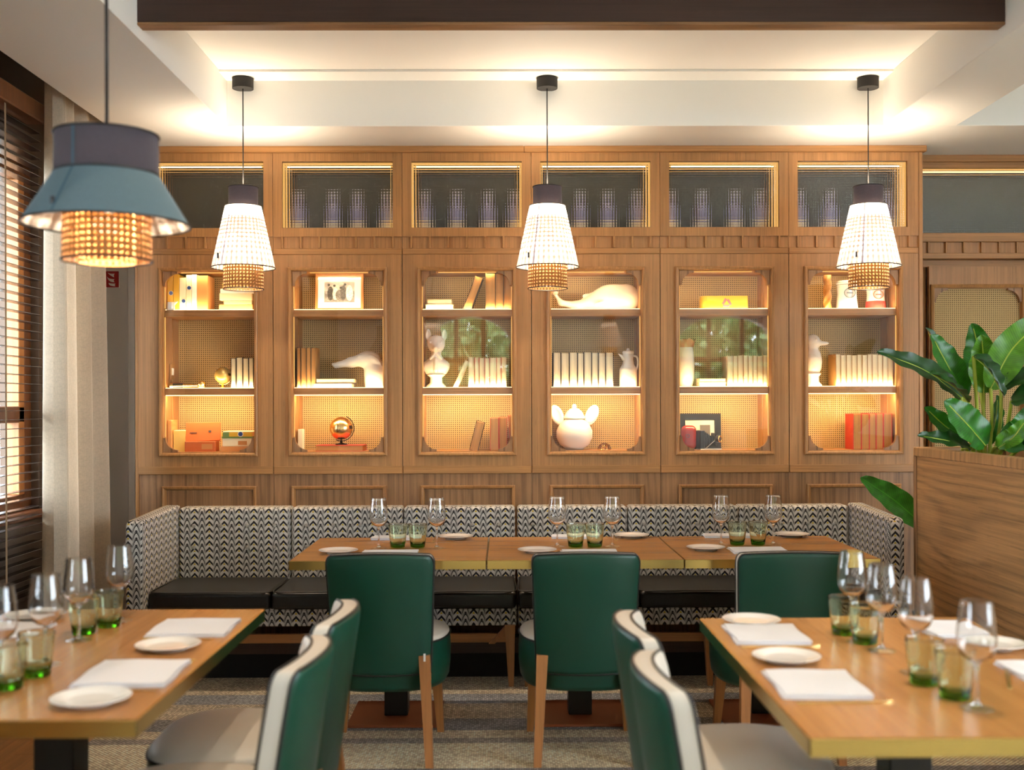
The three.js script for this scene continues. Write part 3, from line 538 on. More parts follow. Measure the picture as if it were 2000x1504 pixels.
// ============================================================ CHAIRS (facing -z, back towards +z)
function chairParts(c) {
  // seat
  const N = 64, outline = (s, y) => { const r = []; for (let i = 0; i < N; i++) { const a = i / N * Math.PI * 2, ca = Math.cos(a), sa = Math.sin(a), n = 3.2; const rr0 = Math.pow(Math.pow(Math.abs(ca), n) + Math.pow(Math.abs(sa), n), -1 / n); const z = 0.245 * rr0 * sa, f = (0.245 - z) / 0.49; const w = 0.204 + 0.05 * Math.sin(Math.min(1, f * 1.25) * Math.PI * 0.62); r.push(V(w * rr0 * ca * s, y, (z * s * 0.94) - 0.052)); } return r.reverse(); };
  const side = ringSurface([outline(0.86, 0.268), outline(0.95, 0.272), outline(0.99, 0.29), outline(1.012, 0.34), outline(1.016, 0.4), outline(1, 0.455)], false, true);
  mesh('seat_side', side, M.green, c);
  mesh('seat', ringSurface([outline(1, 0.455), outline(0.985, 0.468), outline(0.95, 0.478), outline(0.8, 0.487), outline(0.5, 0.492), outline(0.2, 0.494)]), M.cream, c);
  mesh('seat_piping', tube(outline(1.008, 0.456), 0.0042, 120, 6, true), M.piping, c);
  // back: outline in (s, t), bent round the sitter
  const pt = (s, t, n) => { const hw = 0.190 + 0.018 * t, lean = 0.205 + 0.05 * t + 0.02 * t * t, y = 0.345 + 0.478 * t - 0.012 * s * s * t; return V(s * hw, y, lean - 0.045 * s * s - 0.0 + n); };
  const ol = [], cr = 0.1, K = 8, crt = 0.075;
  const push = (s, t) => ol.push([s, t]);
  for (let i = 0; i <= 12; i++) push(-1 + 0.06 + (2 - 0.12) * i / 12, 0);
  for (let i = 0; i <= 4; i++) { const a = -Math.PI / 2 + i / 4 * Math.PI / 2; push(1 - 0.06 + 0.06 * Math.cos(a), 0.04 + 0.04 * Math.sin(a)); }
  for (let i = 1; i < 12; i++) push(1, 0.04 + (1 - crt - 0.04) * i / 12);
  for (let i = 0; i <= K; i++) { const a = i / K * Math.PI / 2; push(1 - cr + cr * Math.cos(a), 1 - crt + crt * Math.sin(a)); }
  for (let i = 1; i < 14; i++) push(1 - cr - (2 - 2 * cr) * i / 14, 1);
  for (let i = 0; i <= K; i++) { const a = Math.PI / 2 + i / K * Math.PI / 2; push(-1 + cr + cr * Math.cos(a), 1 - crt + crt * Math.sin(a)); }
  for (let i = 1; i < 12; i++) push(-1, 1 - crt - (1 - crt - 0.04) * i / 12);
  for (let i = 0; i <= 4; i++) { const a = Math.PI + i / 4 * Math.PI / 2; push(-1 + 0.06 + 0.06 * Math.cos(a), 0.04 + 0.04 * Math.sin(a)); }
  const ring = (k, n) => ol.map(([s, t]) => pt(s * k, 0.5 + (t - 0.5) * k, n));
  mesh('back_panel', ringSurface([ring(1, 0), ring(0.985, 0.006), ring(0.94, 0.010), ring(0.8, 0.013), ring(0.55, 0.014), ring(0.25, 0.015)]), M.green, c);
  mesh('back_edge', ringSurface([ring(1, -0.046), ring(1.006, -0.03), ring(1.006, -0.014), ring(1, 0)], false), M.cream, c);
  const front = ringSurface([ring(1, -0.046), ring(0.985, -0.052), ring(0.93, -0.057), ring(0.7, -0.06), ring(0.3, -0.062)]); // facing the sitter
  const ix = front.index.array; for (let i = 0; i < ix.length; i += 3) { const q = ix[i]; ix[i] = ix[i + 1]; ix[i + 1] = q; } front.computeVertexNormals();
  mesh('backrest', front, M.cream, c);
  mesh('back_piping', tube(ring(1.002, 0), 0.0042, 160, 6, true), M.piping, c);
  mesh('front_piping', tube(ring(1.002, -0.046), 0.0038, 160, 6, true), M.piping, c);
  // legs
  for (const s of [-1, 1]) { mesh('leg', W(bar(V(s * 0.168, 0.42, 0.178), V(s * 0.19, 0, 0.235), 0.044, 0.03)), M.legwood, c); mesh('leg', W(bar(V(s * 0.19, 0.29, -0.2), V(s * 0.207, 0, -0.238), 0.046, 0.028)), M.legwood, c); }
  return c;
}
const chair0 = chairParts(thing('dining_chair', 'green leather dining chair seen from behind at the left table of the banquette row', 'chair', [-0.478, 0, -4.55], 0, 'green dining chairs'));
{ const tg = mesh('care_tag', bx(0.166, 0.174, 0.4, 0.43, 0.205, 0.207, 0), M.white, chair0); }
copyOf(chair0, 'green leather dining chair seen from behind at the middle table of the banquette row', [0.317, 0, -4.55], 0);
copyOf(chair0, 'green leather dining chair seen from behind at the right table of the banquette row', [1.113, 0, -4.55], 0);
copyOf(chair0, 'nearer of two green and cream chairs beside the left foreground table', [-0.69, 0, -2.65], Math.PI / 2);
copyOf(chair0, 'farther of two green and cream chairs beside the left foreground table', [-0.69, 0, -3.165], Math.PI / 2);
copyOf(chair0, 'nearer of two green and cream chairs beside the right foreground table', [0.56, 0, -2.462], -Math.PI / 2);
copyOf(chair0, 'farther of two green and cream chairs beside the right foreground table', [0.57, 0, -2.975], -Math.PI / 2);

// ============================================================ TABLEWARE
const bowlOut = [[0.009, 0.0995], [0.022, 0.105], [0.033, 0.116], [0.0395, 0.131], [0.0412, 0.146], [0.0405, 0.164], [0.038, 0.187], [0.035, 0.208], [0.0328, 0.227]];
const footG = lathe([[0.001, 0.0008], [0.034, 0.0008], [0.0355, 0.0016], [0.034, 0.0026], [0.022, 0.0052], [0.0125, 0.0084]], 40);
const wineG = lathe([[0, 0.006], [0.0122, 0.0082], [0.0085, 0.0105], [0.005, 0.015], [0.0038, 0.024], [0.0036, 0.05], [0.0037, 0.075], [0.0046, 0.09], ...bowlOut, [0.0324, 0.2276], ...bowlOut.slice().reverse().map(([r, y], i) => [r - 0.0011 - (i > 6 ? 0.0015 : 0), y + (i > 5 ? 0.0016 : 0)]), [0, 0.1035]], 48);
const glass0 = { made: null };
function wineGlass(x, z, label) {
  if (!glass0.made) { const g = thing('wine_glass', label, 'wine glass', [x, 0.75, z], 0, 'stemmed wine glasses'); mesh('bowl', wineG, M.crystal, g); mesh('foot', footG, M.glass, g); glass0.made = g; return g; }
  return copyOf(glass0.made, label, [x, 0.75, z]);
}
const facet = (g) => { const p = g.attributes.position; for (let i = 0; i < p.count; i++) { const x = p.getX(i), z = p.getZ(i), a = Math.atan2(z, x), k = 1 + 0.018 * Math.cos(a * 8); p.setX(i, x * k); p.setZ(i, z * k); } g.computeVertexNormals(); return g; };
const tumG = facet(lathe([[0, 0.0004], [0.028, 0.0004], [0.0315, 0.003], [0.0328, 0.01], [0.0355, 0.03], [0.0395, 0.065], [0.0425, 0.095], [0.0435, 0.1045], [0.0425, 0.106], [0.0413, 0.104], [0.0402, 0.095], [0.0372, 0.065], [0.0332, 0.032], [0.0296, 0.02], [0.024, 0.016], [0.012, 0.014], [0, 0.0135]], 64));
const tum0 = { made: null };
function tumbler(x, z, label) {
  if (!tum0.made) { const g = thing('tumbler', label, 'tumbler', [x, 0.75, z], 0, 'green glass tumblers'); mesh('glass_body', tumG, M.tumbler, g); tum0.made = g; return g; }
  return copyOf(tum0.made, label, [x, 0.75, z]);
}
const plateG = lathe([[0, 0.003], [0.045, 0.003], [0.046, 0.0], [0.05, 0.0], [0.052, 0.004], [0.068, 0.009], [0.084, 0.0135], [0.0855, 0.0148], [0.084, 0.0158], [0.066, 0.0115], [0.055, 0.0085], [0.05, 0.007], [0.0, 0.006]].reverse(), 56);
let plate0;
function plate(x, z, label) { if (!plate0) { plate0 = solo('bread_plate', plateG, M.porcelain, label, 'plate', 'white bread plates'); plate0.position.set(x, 0.75, z); return plate0; } return copyOf(plate0, label, [x, 0.75, z]); }
function napkin(x, z, w, d, turn, label) { // folded cloth, layers slightly uneven
  const mk = (w2, d2, h, y, ph) => { const g = new RoundedBoxGeometry(w2, h, d2, 2, h * 0.45); const S = new THREE.BoxGeometry(w2, h, d2, 14, 1, 14), p = S.attributes.position; for (let i = 0; i < p.count; i++) { const a = p.getX(i), b = p.getZ(i), e = Math.max(Math.abs(a) / w2, Math.abs(b) / d2) * 2; if (p.getY(i) > 0) p.setY(i, p.getY(i) + 0.0022 * Math.sin(a * 38 + ph) * Math.cos(b * 27 + ph) * (e < 0.9 ? 1 : 0.4) + 0.0018 * (1 - e)); p.setX(i, a + 0.0025 * Math.sin(b * 30 + ph)); p.setZ(i, b + 0.0025 * Math.sin(a * 26 + ph)); } S.computeVertexNormals(); S.translate(0, y + h / 2, 0); return metreUV(S); };
  const n = thing('napkin', label, 'napkin', [x, 0.75, z], turn, 'white folded napkins');
  mesh('lower_fold', mk(w, d, 0.005, 0.0005, 1 + x), M.napkin, n); mesh('upper_fold', mk(w - 0.004, d - 0.006, 0.005, 0.0058, 2 + z), M.napkin, n); return n;
}
const knifeShape = () => { const s = new THREE.Shape(); s.moveTo(-0.105, -0.004); s.lineTo(0.0, -0.0032); s.lineTo(0.01, -0.006); s.quadraticCurveTo(0.08, -0.01, 0.105, 0.003); s.lineTo(0.0, 0.0032); s.lineTo(-0.105, 0.0045); s.closePath(); return new THREE.ExtrudeGeometry(s, { depth: 0.0018, bevelEnabled: true, bevelSize: 0.0006, bevelThickness: 0.0006, bevelSegments: 1 }).rotateX(-Math.PI / 2); };
const forkShape = () => { const s = new THREE.Shape(); s.moveTo(-0.1, -0.0045); s.lineTo(0.03, -0.002); s.quadraticCurveTo(0.045, -0.011, 0.055, -0.0115); for (let i = 0; i < 4; i++) { const y = -0.0115 + i * 0.0066; s.lineTo(0.098, y); s.lineTo(0.098, y + 0.0028); if (i < 3) { s.lineTo(0.062, y + 0.003); s.lineTo(0.062, y + 0.0064); } } s.lineTo(0.055, 0.0115); s.quadraticCurveTo(0.045, 0.011, 0.03, 0.002); s.lineTo(-0.1, 0.0045); s.closePath(); return new THREE.ExtrudeGeometry(s, { depth: 0.0018, bevelEnabled: true, bevelSize: 0.0004, bevelThickness: 0.0005, bevelSegments: 1 }).rotateX(-Math.PI / 2); };
const knifeG = knifeShape(), forkG = forkShape();
function cutlery(kind, x, z, turn, label, y = 0.7507) { const m = solo(kind === 'knife' ? 'butter_knife' : 'fork', kind === 'knife' ? knifeG : forkG, M.gold, label, kind, 'brass cutlery'); m.position.set(x, y, z); m.rotation.y = turn; return m; }
// banquette row: per table two settings, chair side and banquette side
[[TX[0], 'left', [-0.558, -0.299, -5.01], [-0.478, -0.388, -5.062], [-0.719, -4.88], [-0.23, -5.38], -0.49], [TX[1], 'middle', [0.241, 0.49, -5.055], [0.324, 0.411, -5.056], [0.145, -4.875], [0.616, -5.4], 0.37], [TX[2], 'right', [0.99, 1.228, -5.1], [1.065, 1.16, -5.104], [0.889, -4.93], [1.391, -5.41], 1.107]].forEach(([x0, w, g, t, p0, p1, nx]) => {
  const tb = w + ' table of the banquette row';
  wineGlass(g[0], g[2], 'left wine glass on the ' + tb); wineGlass(g[1], g[2], 'right wine glass on the ' + tb);
  tumbler(t[0], t[1 + 1] ?? g[2], 'left green tumbler on the ' + tb); tumbler(t[1], t[2], 'right green tumbler on the ' + tb);
  plate(p0[0], p0[1], 'bread plate nearest the chair on the ' + tb); plate(p1[0], p1[1], 'bread plate on the banquette side of the ' + tb);
  napkin(nx, p0[1] + 0.06, 0.24, 0.17, 0.02, 'folded napkin in front of the chair on the ' + tb); napkin(nx - 0.02, p1[1] + 0.0, 0.24, 0.12, -0.03, 'folded napkin on the banquette side of the ' + tb);
  cutlery('fork', p0[0] + 0.105, p0[1] + 0.07, Math.PI / 2 + 0.05, 'fork beside the chair-side plate on the ' + tb); cutlery('knife', nx + 0.16, p1[1] + 0.02, Math.PI / 2, 'knife beside the far napkin on the ' + tb);
});
// left foreground table
wineGlass(-1.14, -2.8, 'wine glass nearest the camera on the left foreground table'); wineGlass(-1.167, -3.088, 'wine glass in the middle of the left foreground table'); wineGlass(-1.151, -3.369, 'wine glass farthest along the left foreground table'); wineGlass(-1.175, -2.62, 'wine glass cut by the left edge of the picture');
tumbler(-1.19, -3.185, 'green tumbler behind the middle wine glass on the left foreground table'); tumbler(-1.155, -3.285, 'green tumbler by the farthest wine glass on the left foreground table'); tumbler(-1.135, -2.575, 'green tumbler nearest the camera on the left foreground table'); tumbler(-1.12, -2.695, 'green tumbler second from the camera on the left foreground table');
plate(-0.892, -2.985, 'farther bread plate on the chair side of the left foreground table'); plate(-0.9, -2.45, 'nearer bread plate at the front of the left foreground table'); plate(-1.42, -3.42, 'bread plate on the window side of the left foreground table'); plate(-1.42, -2.85, 'nearer bread plate on the window side of the left foreground table');
napkin(-0.893, -3.24, 0.22, 0.23, 0.03, 'farther folded napkin on the chair side of the left foreground table'); napkin(-0.89, -2.695, 0.215, 0.245, 0.03, 'nearer folded napkin on the chair side of the left foreground table'); napkin(-1.42, -3.2, 0.21, 0.22, 0, 'folded napkin on the window side of the left foreground table');
cutlery('knife', -0.9, -3.375, 0.06, 'brass knife behind the farther napkin on the left foreground table'); cutlery('fork', -0.9, -3.105, Math.PI - 0.08, 'brass fork before the farther napkin on the left foreground table');
cutlery('knife', -0.885, -2.835, 0.05, 'brass knife behind the nearer napkin on the left foreground table'); cutlery('fork', -0.885, -2.552, Math.PI - 0.1, 'brass fork before the nearer napkin on the left foreground table');
// right foreground table
wineGlass(0.984, -3.162, 'wine glass farthest from the camera on the right foreground table'); wineGlass(0.984, -2.914, 'second farthest wine glass on the right foreground table'); wineGlass(0.987, -2.681, 'third farthest wine glass on the right foreground table'); wineGlass(1.0, -2.365, 'wine glass nearest the camera on the right foreground table');
tumbler(0.951, -3.13, 'rear green tumbler of the far pair on the right foreground table'); tumbler(0.972, -3.012, 'front green tumbler of the far pair on the right foreground table'); tumbler(0.968, -2.575, 'rear green tumbler of the near pair on the right foreground table'); tumbler(0.988, -2.45, 'front green tumbler of the near pair on the right foreground table');
plate(0.727, -3.29, 'farther bread plate on the chair side of the right foreground table'); plate(0.71, -2.815, 'nearer bread plate on the chair side of the right foreground table'); plate(1.29, -2.95, 'bread plate at the right side of the right foreground table'); plate(1.29, -2.45, 'nearest bread plate at the right edge of the picture');
napkin(0.728, -3.115, 0.2, 0.245, -0.03, 'farther folded napkin on the chair side of the right foreground table'); napkin(0.713, -2.56, 0.195, 0.24, -0.03, 'nearer folded napkin on the chair side of the right foreground table'); napkin(1.26, -3.17, 0.17, 0.2, 0.1, 'folded napkin across the right foreground table'); napkin(1.275, -2.66, 0.13, 0.2, 0, 'folded napkin at the right edge of the right foreground table');
cutlery('fork', 0.735, -3.253, -0.05, 'brass fork behind the farther napkin on the right foreground table'); cutlery('knife', 0.735, -2.97, 0.05, 'brass knife before the farther napkin on the right foreground table');
cutlery('fork', 0.72, -2.7, -0.04, 'brass fork behind the nearer napkin on the right foreground table'); cutlery('knife', 0.735, -2.415, 0.04, 'brass knife before the nearer napkin on the right foreground table'); cutlery('knife', 1.18, -2.62, 1.2, 'brass knife at the right of the right foreground table');

// ============================================================ PENDANT LAMPS
const shadeMat = (hex, map, rep, tr) => { let m; if (map) { m = map.clone(); m.repeat.set(...rep); m.needsUpdate = true; } return phy({ color: C(hex), map: m ?? null, roughness: 1, transmission: tr, thickness: 0, side: THREE.DoubleSide, alphaTest: map === T.shadeCane ? 0.5 : 0 }); };
M.addedGlow = std({ color: 0xffffff, emissive: WARM, emissiveIntensity: 3 });  // glow of the disc added on top of the pendants
const caneShade = (a, b) => shadeMat('#ffffff', T.shadeCane, [a, b], 0.05);
const openCone = (r0, r1, y0, y1) => new THREE.CylinderGeometry(r1, r0, y1 - y0, 64, 1, true).translate(0, (y0 + y1) / 2, 0);
const seam = (g, a, r0, r1, y0, y1, mat) => { const p = (r, y) => V(Math.sin(a) * r, y, Math.cos(a) * r), n = V(Math.cos(a), 0, -Math.sin(a)).multiplyScalar(0.0035); const q = [p(r0 + 0.0008, y0).sub(n), p(r0 + 0.0008, y0).add(n), p(r1 + 0.0008, y1).add(n), p(r1 + 0.0008, y1).sub(n)]; const b = new THREE.BufferGeometry(); b.setAttribute('position', new THREE.Float32BufferAttribute([0, 1, 2, 0, 2, 3].flatMap((i) => q[i].toArray()), 3)); b.setAttribute('uv', new THREE.Float32BufferAttribute(new Float32Array(12), 2)); b.computeVertexNormals(); return mesh('seam', b, mat, g); };
const ringT = (r, t, y) => new THREE.TorusGeometry(r, t, 6, 64).rotateX(Math.PI / 2).translate(0, y, 0);
function bulbLight(g, y, I, r = 0.032) { mesh('bulb', new THREE.SphereGeometry(r, 20, 14).translate(0, y, 0), M.bulb, g); if (r > 0.02) mesh('lamp_holder', cyl(0.02, 0.016, 0.06, 0, y + 0.028, 0), M.cord, g); const l = new THREE.PointLight(WARM, I); l.name = 'pendant_bulb'; l.castShadow = true; l.shadow.radius = 0.8; l.position.set(g.position.x, g.position.y + y, g.position.z); scene.add(l); }
const PEN = { grey: shadeMat('#47424a', T.linen, [6, 2], 0.1), white: shadeMat('#f6f1ec', T.linen, [10, 4], 0.5), cane: caneShade(37, 21), caneWide: caneShade(43, 13), caneInner: caneShade(26, 11), blue: shadeMat('#62777e', T.linen, [16, 4], 0.1), whiteSeam: shadeMat('#c9c4d6', null, null, 0.3), blueSeam: std({ color: C('#3c5864'), roughness: 0.9 }), blueIn: std({ color: C('#e6e1d8'), roughness: 0.9 }) };
function whitePendant(x, label, z = -5.79, group = 'white pendant lamps above the banquette') {
  const g = thing('pendant_lamp', label, 'pendant lamp', [x, 1.99, z], 0, group);
  mesh('ceiling_canopy', cyl(0.054, 0.054, 0.055, 0, UPPER - 0.012 - 1.99 - 0.055, 0, 32), M.cord, g);
  mesh('cord', cyl(0.003, 0.003, 1.0, 0, 0.52, 0, 8), M.cord, g);
  mesh('top_shade', openCone(0.075, 0.074, 0.425, 0.525), PEN.grey, g).userData.label = 'grey fabric drum'; mesh('added_glow_disc', new THREE.CircleGeometry(0.073, 40).rotateX(Math.PI / 2).translate(0, 0.522, 0), M.addedGlow, g);  // glowing disc in the drum is added, paired with the ceiling fill
  mesh('shade', openCone(0.162, 0.092, 0.11, 0.428), PEN.white, g).userData.label = 'white fabric cone'; mesh('shade_ring', new THREE.RingGeometry(0.074, 0.092, 48).rotateX(-Math.PI / 2).translate(0, 0.427, 0), PEN.white, g);
  mesh('cane_shade', openCone(0.102, 0.098, 0.0, 0.36), PEN.cane, g).userData.label = 'woven cane cylinder';
  for (const [r, y] of [[0.162, 0.11], [0.092, 0.428], [0.075, 0.525], [0.102, 0.0]]) mesh('trim_ring', ringT(r, 0.0026, y), M.piping, g);
  seam(g, -0.5, 0.162, 0.092, 0.112, 0.426, PEN.whiteSeam);
  mesh('fabric_tag', bx(-0.101 - 0.004, -0.101 + 0.004, 0.145, 0.172, 0.118, 0.12, 0), M.piping, g);
  bulbLight(g, 0.27, 3.4);
  const up = new THREE.SpotLight(WARM, 1.7, 0, 1.42, 0.35); up.name = 'added_ceiling_fill'; up.castShadow = true; up.shadow.radius = 3; up.position.set(x, 1.99 + 0.535, z); up.target.position.set(x, 4, z); scene.add(up, up.target);  // added lamp to brighten the ceiling, no such fitting known
}
whitePendant(-1.337, 'white pendant lamp at the left, hanging before the cigar boxes'); whitePendant(0.231, 'white pendant lamp hanging in the middle before the whale'); whitePendant(1.893, 'white pendant lamp at the right, hanging before the labelled jars');
// two more of these hang over the tables behind the camera; the bookcase glass mirrors them
whitePendant(1.35, 'white pendant lamp over the tables behind the camera, right', 1.6, 'pendant lamps behind the camera'); whitePendant(-0.9, 'white pendant lamp over the tables behind the camera, left', 1.6, 'pendant lamps behind the camera');
{
  const g = thing('pendant_lamp', 'blue pendant lamp with a grey band and glowing cane cylinder over the left foreground table', 'pendant lamp', [-0.985, 1.757, -2.8]);
  mesh('cord', cyl(0.0045, 0.0045, CEIL - 1.757 - 0.31, 0, 0.31, 0, 8), M.cord, g); mesh('ceiling_canopy', cyl(0.054, 0.054, 0.03, 0, CEIL - 1.757 - 0.03, 0, 32), M.cord, g);
  mesh('top_shade', openCone(0.125, 0.124, 0.214, 0.312), PEN.grey, g).userData.label = 'slate grey fabric drum'; mesh('top_disc', new THREE.CircleGeometry(0.123, 40).rotateX(Math.PI / 2).translate(0, 0.308, 0), PEN.grey, g);
  mesh('shade', openCone(0.2, 0.125, 0.09, 0.214), PEN.blue, g).userData.label = 'pale blue fabric cone'; mesh('shade_lining', openCone(0.1985, 0.1235, 0.09, 0.213), PEN.blueIn, g);
  mesh('cane_shade', openCone(0.107, 0.105, 0.0, 0.2), PEN.caneWide, g).userData.label = 'woven cane cylinder'; mesh('inner_cane', openCone(0.066, 0.066, -0.006, 0.17), PEN.caneInner, g);
  for (const [r, y] of [[0.2, 0.09], [0.125, 0.214], [0.125, 0.312], [0.107, 0]]) mesh('trim_ring', ringT(r, 0.003, y), M.piping, g);
  seam(g, -0.32, 0.2, 0.125, 0.092, 0.213, PEN.blueSeam); seam(g, -0.32, 0.125, 0.124, 0.216, 0.31, PEN.blueSeam);
  mesh('fabric_tag', bx(-0.071, -0.062, 0.112, 0.13, 0.172, 0.174, 0), M.piping, g);
  bulbLight(g, 0.09, 1.6);
}
// recessed downlights beyond the beam
[[-0.6, -2.9], [1.0, -2.75], [0.2, -1.2], [3.2, -3.2]].forEach(([x, z], i) => {
  const g = thing('downlight', ['recessed downlight above the left foreground table', 'recessed downlight above the right foreground table', 'recessed downlight above the near aisle', 'recessed downlight in the right-hand recess'][i], 'downlight', [x, UPPER, z], 0, 'recessed ceiling downlights');
  mesh('bezel', new THREE.TorusGeometry(0.045, 0.006, 8, 32).rotateX(Math.PI / 2).translate(0, -0.006, 0), M.trimwhite, g); mesh('lamp_disc', new THREE.CircleGeometry(0.042, 32).rotateX(Math.PI / 2).translate(0, -0.004, 0), std({ color: 0x000000, emissive: WARM, emissiveIntensity: 6 }), g);
  const l = new THREE.SpotLight(WARM, [3, 9, 4, 16][i], 0, 0.72, 0.7); l.name = 'downlight_beam'; l.castShadow = true; l.shadow.radius = 2; l.position.set(x, UPPER - 0.012, z); l.target.position.set(x, 0, z); scene.add(l, l.target);
});

// ============================================================ THINGS ON THE SHELVES
const ZS = ZK - 0.05; // front line for things on the shelves
function bookGeo(t, h, d) { // spine at the back, fore-edge towards +z; origin at the bottom centre of the fore-edge
  const c = Math.min(0.0028, t * 0.12);
  return { cover: merge([bx(-t / 2, -t / 2 + c, 0, h, -d, 0, 0), bx(t / 2 - c, t / 2, 0, h, -d, 0, 0), bx(-t / 2 + c, t / 2 - c, 0, h, -d, -d + c, 0)]), pages: metreUV(bx(-t / 2 + c, t / 2 - c, 0.003, h - 0.003, -d + c, -0.003, 0)) };
}
function book(x, y, z, t, h, d, cover, pages, label, group, tilt = 0, flat = false) {
  const b = thing('book', label, 'book', [x, y, z], 0, group), q = bookGeo(t, h, d), m1 = mesh('cover', q.cover, cover, b), m2 = mesh('page_block', q.pages, pages, b);
  if (flat) { for (const m of [m1, m2]) { m.rotation.z = Math.PI / 2; m.position.set(h / 2, t / 2, 0); } } else b.rotation.z = tilt;
  return b;
}
function row(x0, x1, y, n, h, cover, pages, where, group, zz = ZS, jit = 0.006) {
  let x = x0; const ws = []; let s = 0; for (let i = 0; i < n; i++) { const w = 0.85 + 0.3 * rnd(); ws.push(w); s += w; }
  for (let i = 0; i < n; i++) { const t = ws[i] / s * (x1 - x0); const cv = Array.isArray(cover) ? cover[i % cover.length] : cover; book(x + t / 2, y, zz - rnd() * 0.008, t - 0.0012, h - rnd() * jit, 0.15, cv, pages, ordinal[i] + ' book from the left in ' + where, group); x += t; }
}
const boxGeoC = (w, h, d) => bx(-w / 2, w / 2, 0, h, -d, 0, 0.0015);
function carton(name, x, y, z, w, h, d, mat, label, group, bands = []) {
  const b = thing(name, label, 'box', [x, y, z], 0, group); mesh('body', boxGeoC(w, h, d), mat, b);
  for (const [y0, y1, m] of bands) mesh('paper_band', bx(-w / 2 - 0.0004, w / 2 + 0.0004, y0, y1, -d * 0.98, 0.0006, 0), m, b); return b;
}
const disc = (b, x, y, r, mat, z = 0.0012) => mesh('round_seal', new THREE.CylinderGeometry(r, r, 0.0008, 24).rotateX(Math.PI / 2).translate(x, y, z), mat, b);
const M2 = { straw: std({ color: C('#e6c56a'), roughness: 0.5 }), pale: std({ color: C('#f0e2bf'), roughness: 0.6 }), tan: std({ color: C('#d79a58'), roughness: 0.55 }), kraft: std({ color: C('#c98a4d'), roughness: 0.6 }), green: std({ color: C('#6f8a4d'), roughness: 0.6 }), pink: std({ color: C('#a5515c'), roughness: 0.5 }), ink: std({ color: C('#3a3030'), roughness: 0.6 }), redgloss: phy({ color: C('#a02418'), roughness: 0.25, clearcoat: 0.7 }), clear: M.pane };
// bay 1, top: upright cigar boxes, pile of flat boxes
[[-1.886, 0.034, 0.2, M.yellow, 0.1], [-1.851, 0.03, 0.206, M2.straw, 0], [-1.816, 0.036, 0.188, M2.pale, 0.055], [-1.781, 0.03, 0.204, M2.pale, 0.13], [-1.75, 0.028, 0.206, M.white, 0], [-1.704, 0.06, 0.2, M2.tan, 0]].forEach(([x, w, h, m, em], i) => {
  const b = carton('cigar_box', x, S1, ZS - 0.02, w, h, 0.15, m, ordinal[i] + ' upright cigar box from the left in the leftmost bay', 'upright cigar boxes', i === 1 ? [[0.0, 0.206, M.yellow]] : []);
  if (em) { disc(b, w / 2 - 0.012, em, 0.013, M.white); disc(b, w / 2 - 0.012, em, 0.0105, M.blue, 0.002); }
});
{ const j = thing('cream_jug', 'small white jug before the upright cigar boxes', 'jug', [-1.876, S1, ZS + 0.006]); mesh('body', lathe([[0, 0], [0.02, 0], [0.024, 0.01], [0.023, 0.036], [0.021, 0.046], [0.019, 0.046], [0.018, 0.006], [0, 0.006]], 24).translate(0, 0, 0), M.porcelain, j); mesh('spout', new THREE.ConeGeometry(0.012, 0.03, 12).rotateZ(-1.1).translate(0.03, 0.044, 0), M.porcelain, j); }
[[0.036, 0.19, M2.tan], [0.022, 0.16, M.palecover], [0.04, 0.185, M2.pale], [0.026, 0.2, M.white], [0.03, 0.15, M2.straw]].reduce((y, [h, w, m], i) => { carton('flat_box', -1.515 + (i % 2) * 0.012, y, ZS - 0.02, w, h, 0.15, m, ['bottom', 'second', 'third', 'fourth', 'topmost'][i] + ' flat box in the pile on the top shelf of the leftmost bay', 'pile of flat boxes'); return y + h + 0.0002; }, S1);
// bay 1, middle
{ const s = thing('power_socket', 'small wooden power socket on the side of the leftmost bay', 'socket', [-1.8995, 1.585, ZS - 0.09]); mesh('plate', bx(0, 0.005, -0.045, 0.045, -0.03, 0.03, 0.001), M.tancover, s); mesh('socket_face', bx(0.005, 0.008, -0.02, 0.02, -0.018, 0.018, 0.001), M.white, s); }
carton('wooden_case', -1.872, S2, ZS - 0.06, 0.055, 0.036, 0.09, M.rust, 'small red-brown case under the power socket', undefined);
{ const t = thing('telescope', 'black and brass hand telescope lying on the middle shelf', 'telescope', [-1.815, S2 + 0.016, ZS - 0.02], 0.15); const seg = (r0, r1, a, b, m, n) => mesh(n, new THREE.CylinderGeometry(r1, r0, b - a, 20).rotateZ(-Math.PI / 2).translate((a + b) / 2, 0, 0), m, t); seg(0.016, 0.016, -0.07, -0.055, M.gold, 'objective_ring'); seg(0.0145, 0.0145, -0.055, 0.0, M.hide, 'barrel'); seg(0.012, 0.012, 0.0, 0.045, M.gold, 'draw_tube'); seg(0.009, 0.009, 0.045, 0.08, M.gold, 'eyepiece'); }
{ const k = thing('brass_weight', 'small round brass paperweight beside the telescope', 'paperweight', [-1.712, S2, ZS - 0.03]); mesh('body', lathe([[0, 0], [0.022, 0], [0.022, 0.012], [0.018, 0.016], [0.022, 0.022], [0.02, 0.036], [0.012, 0.042], [0, 0.044]], 28), M.gold, k); }
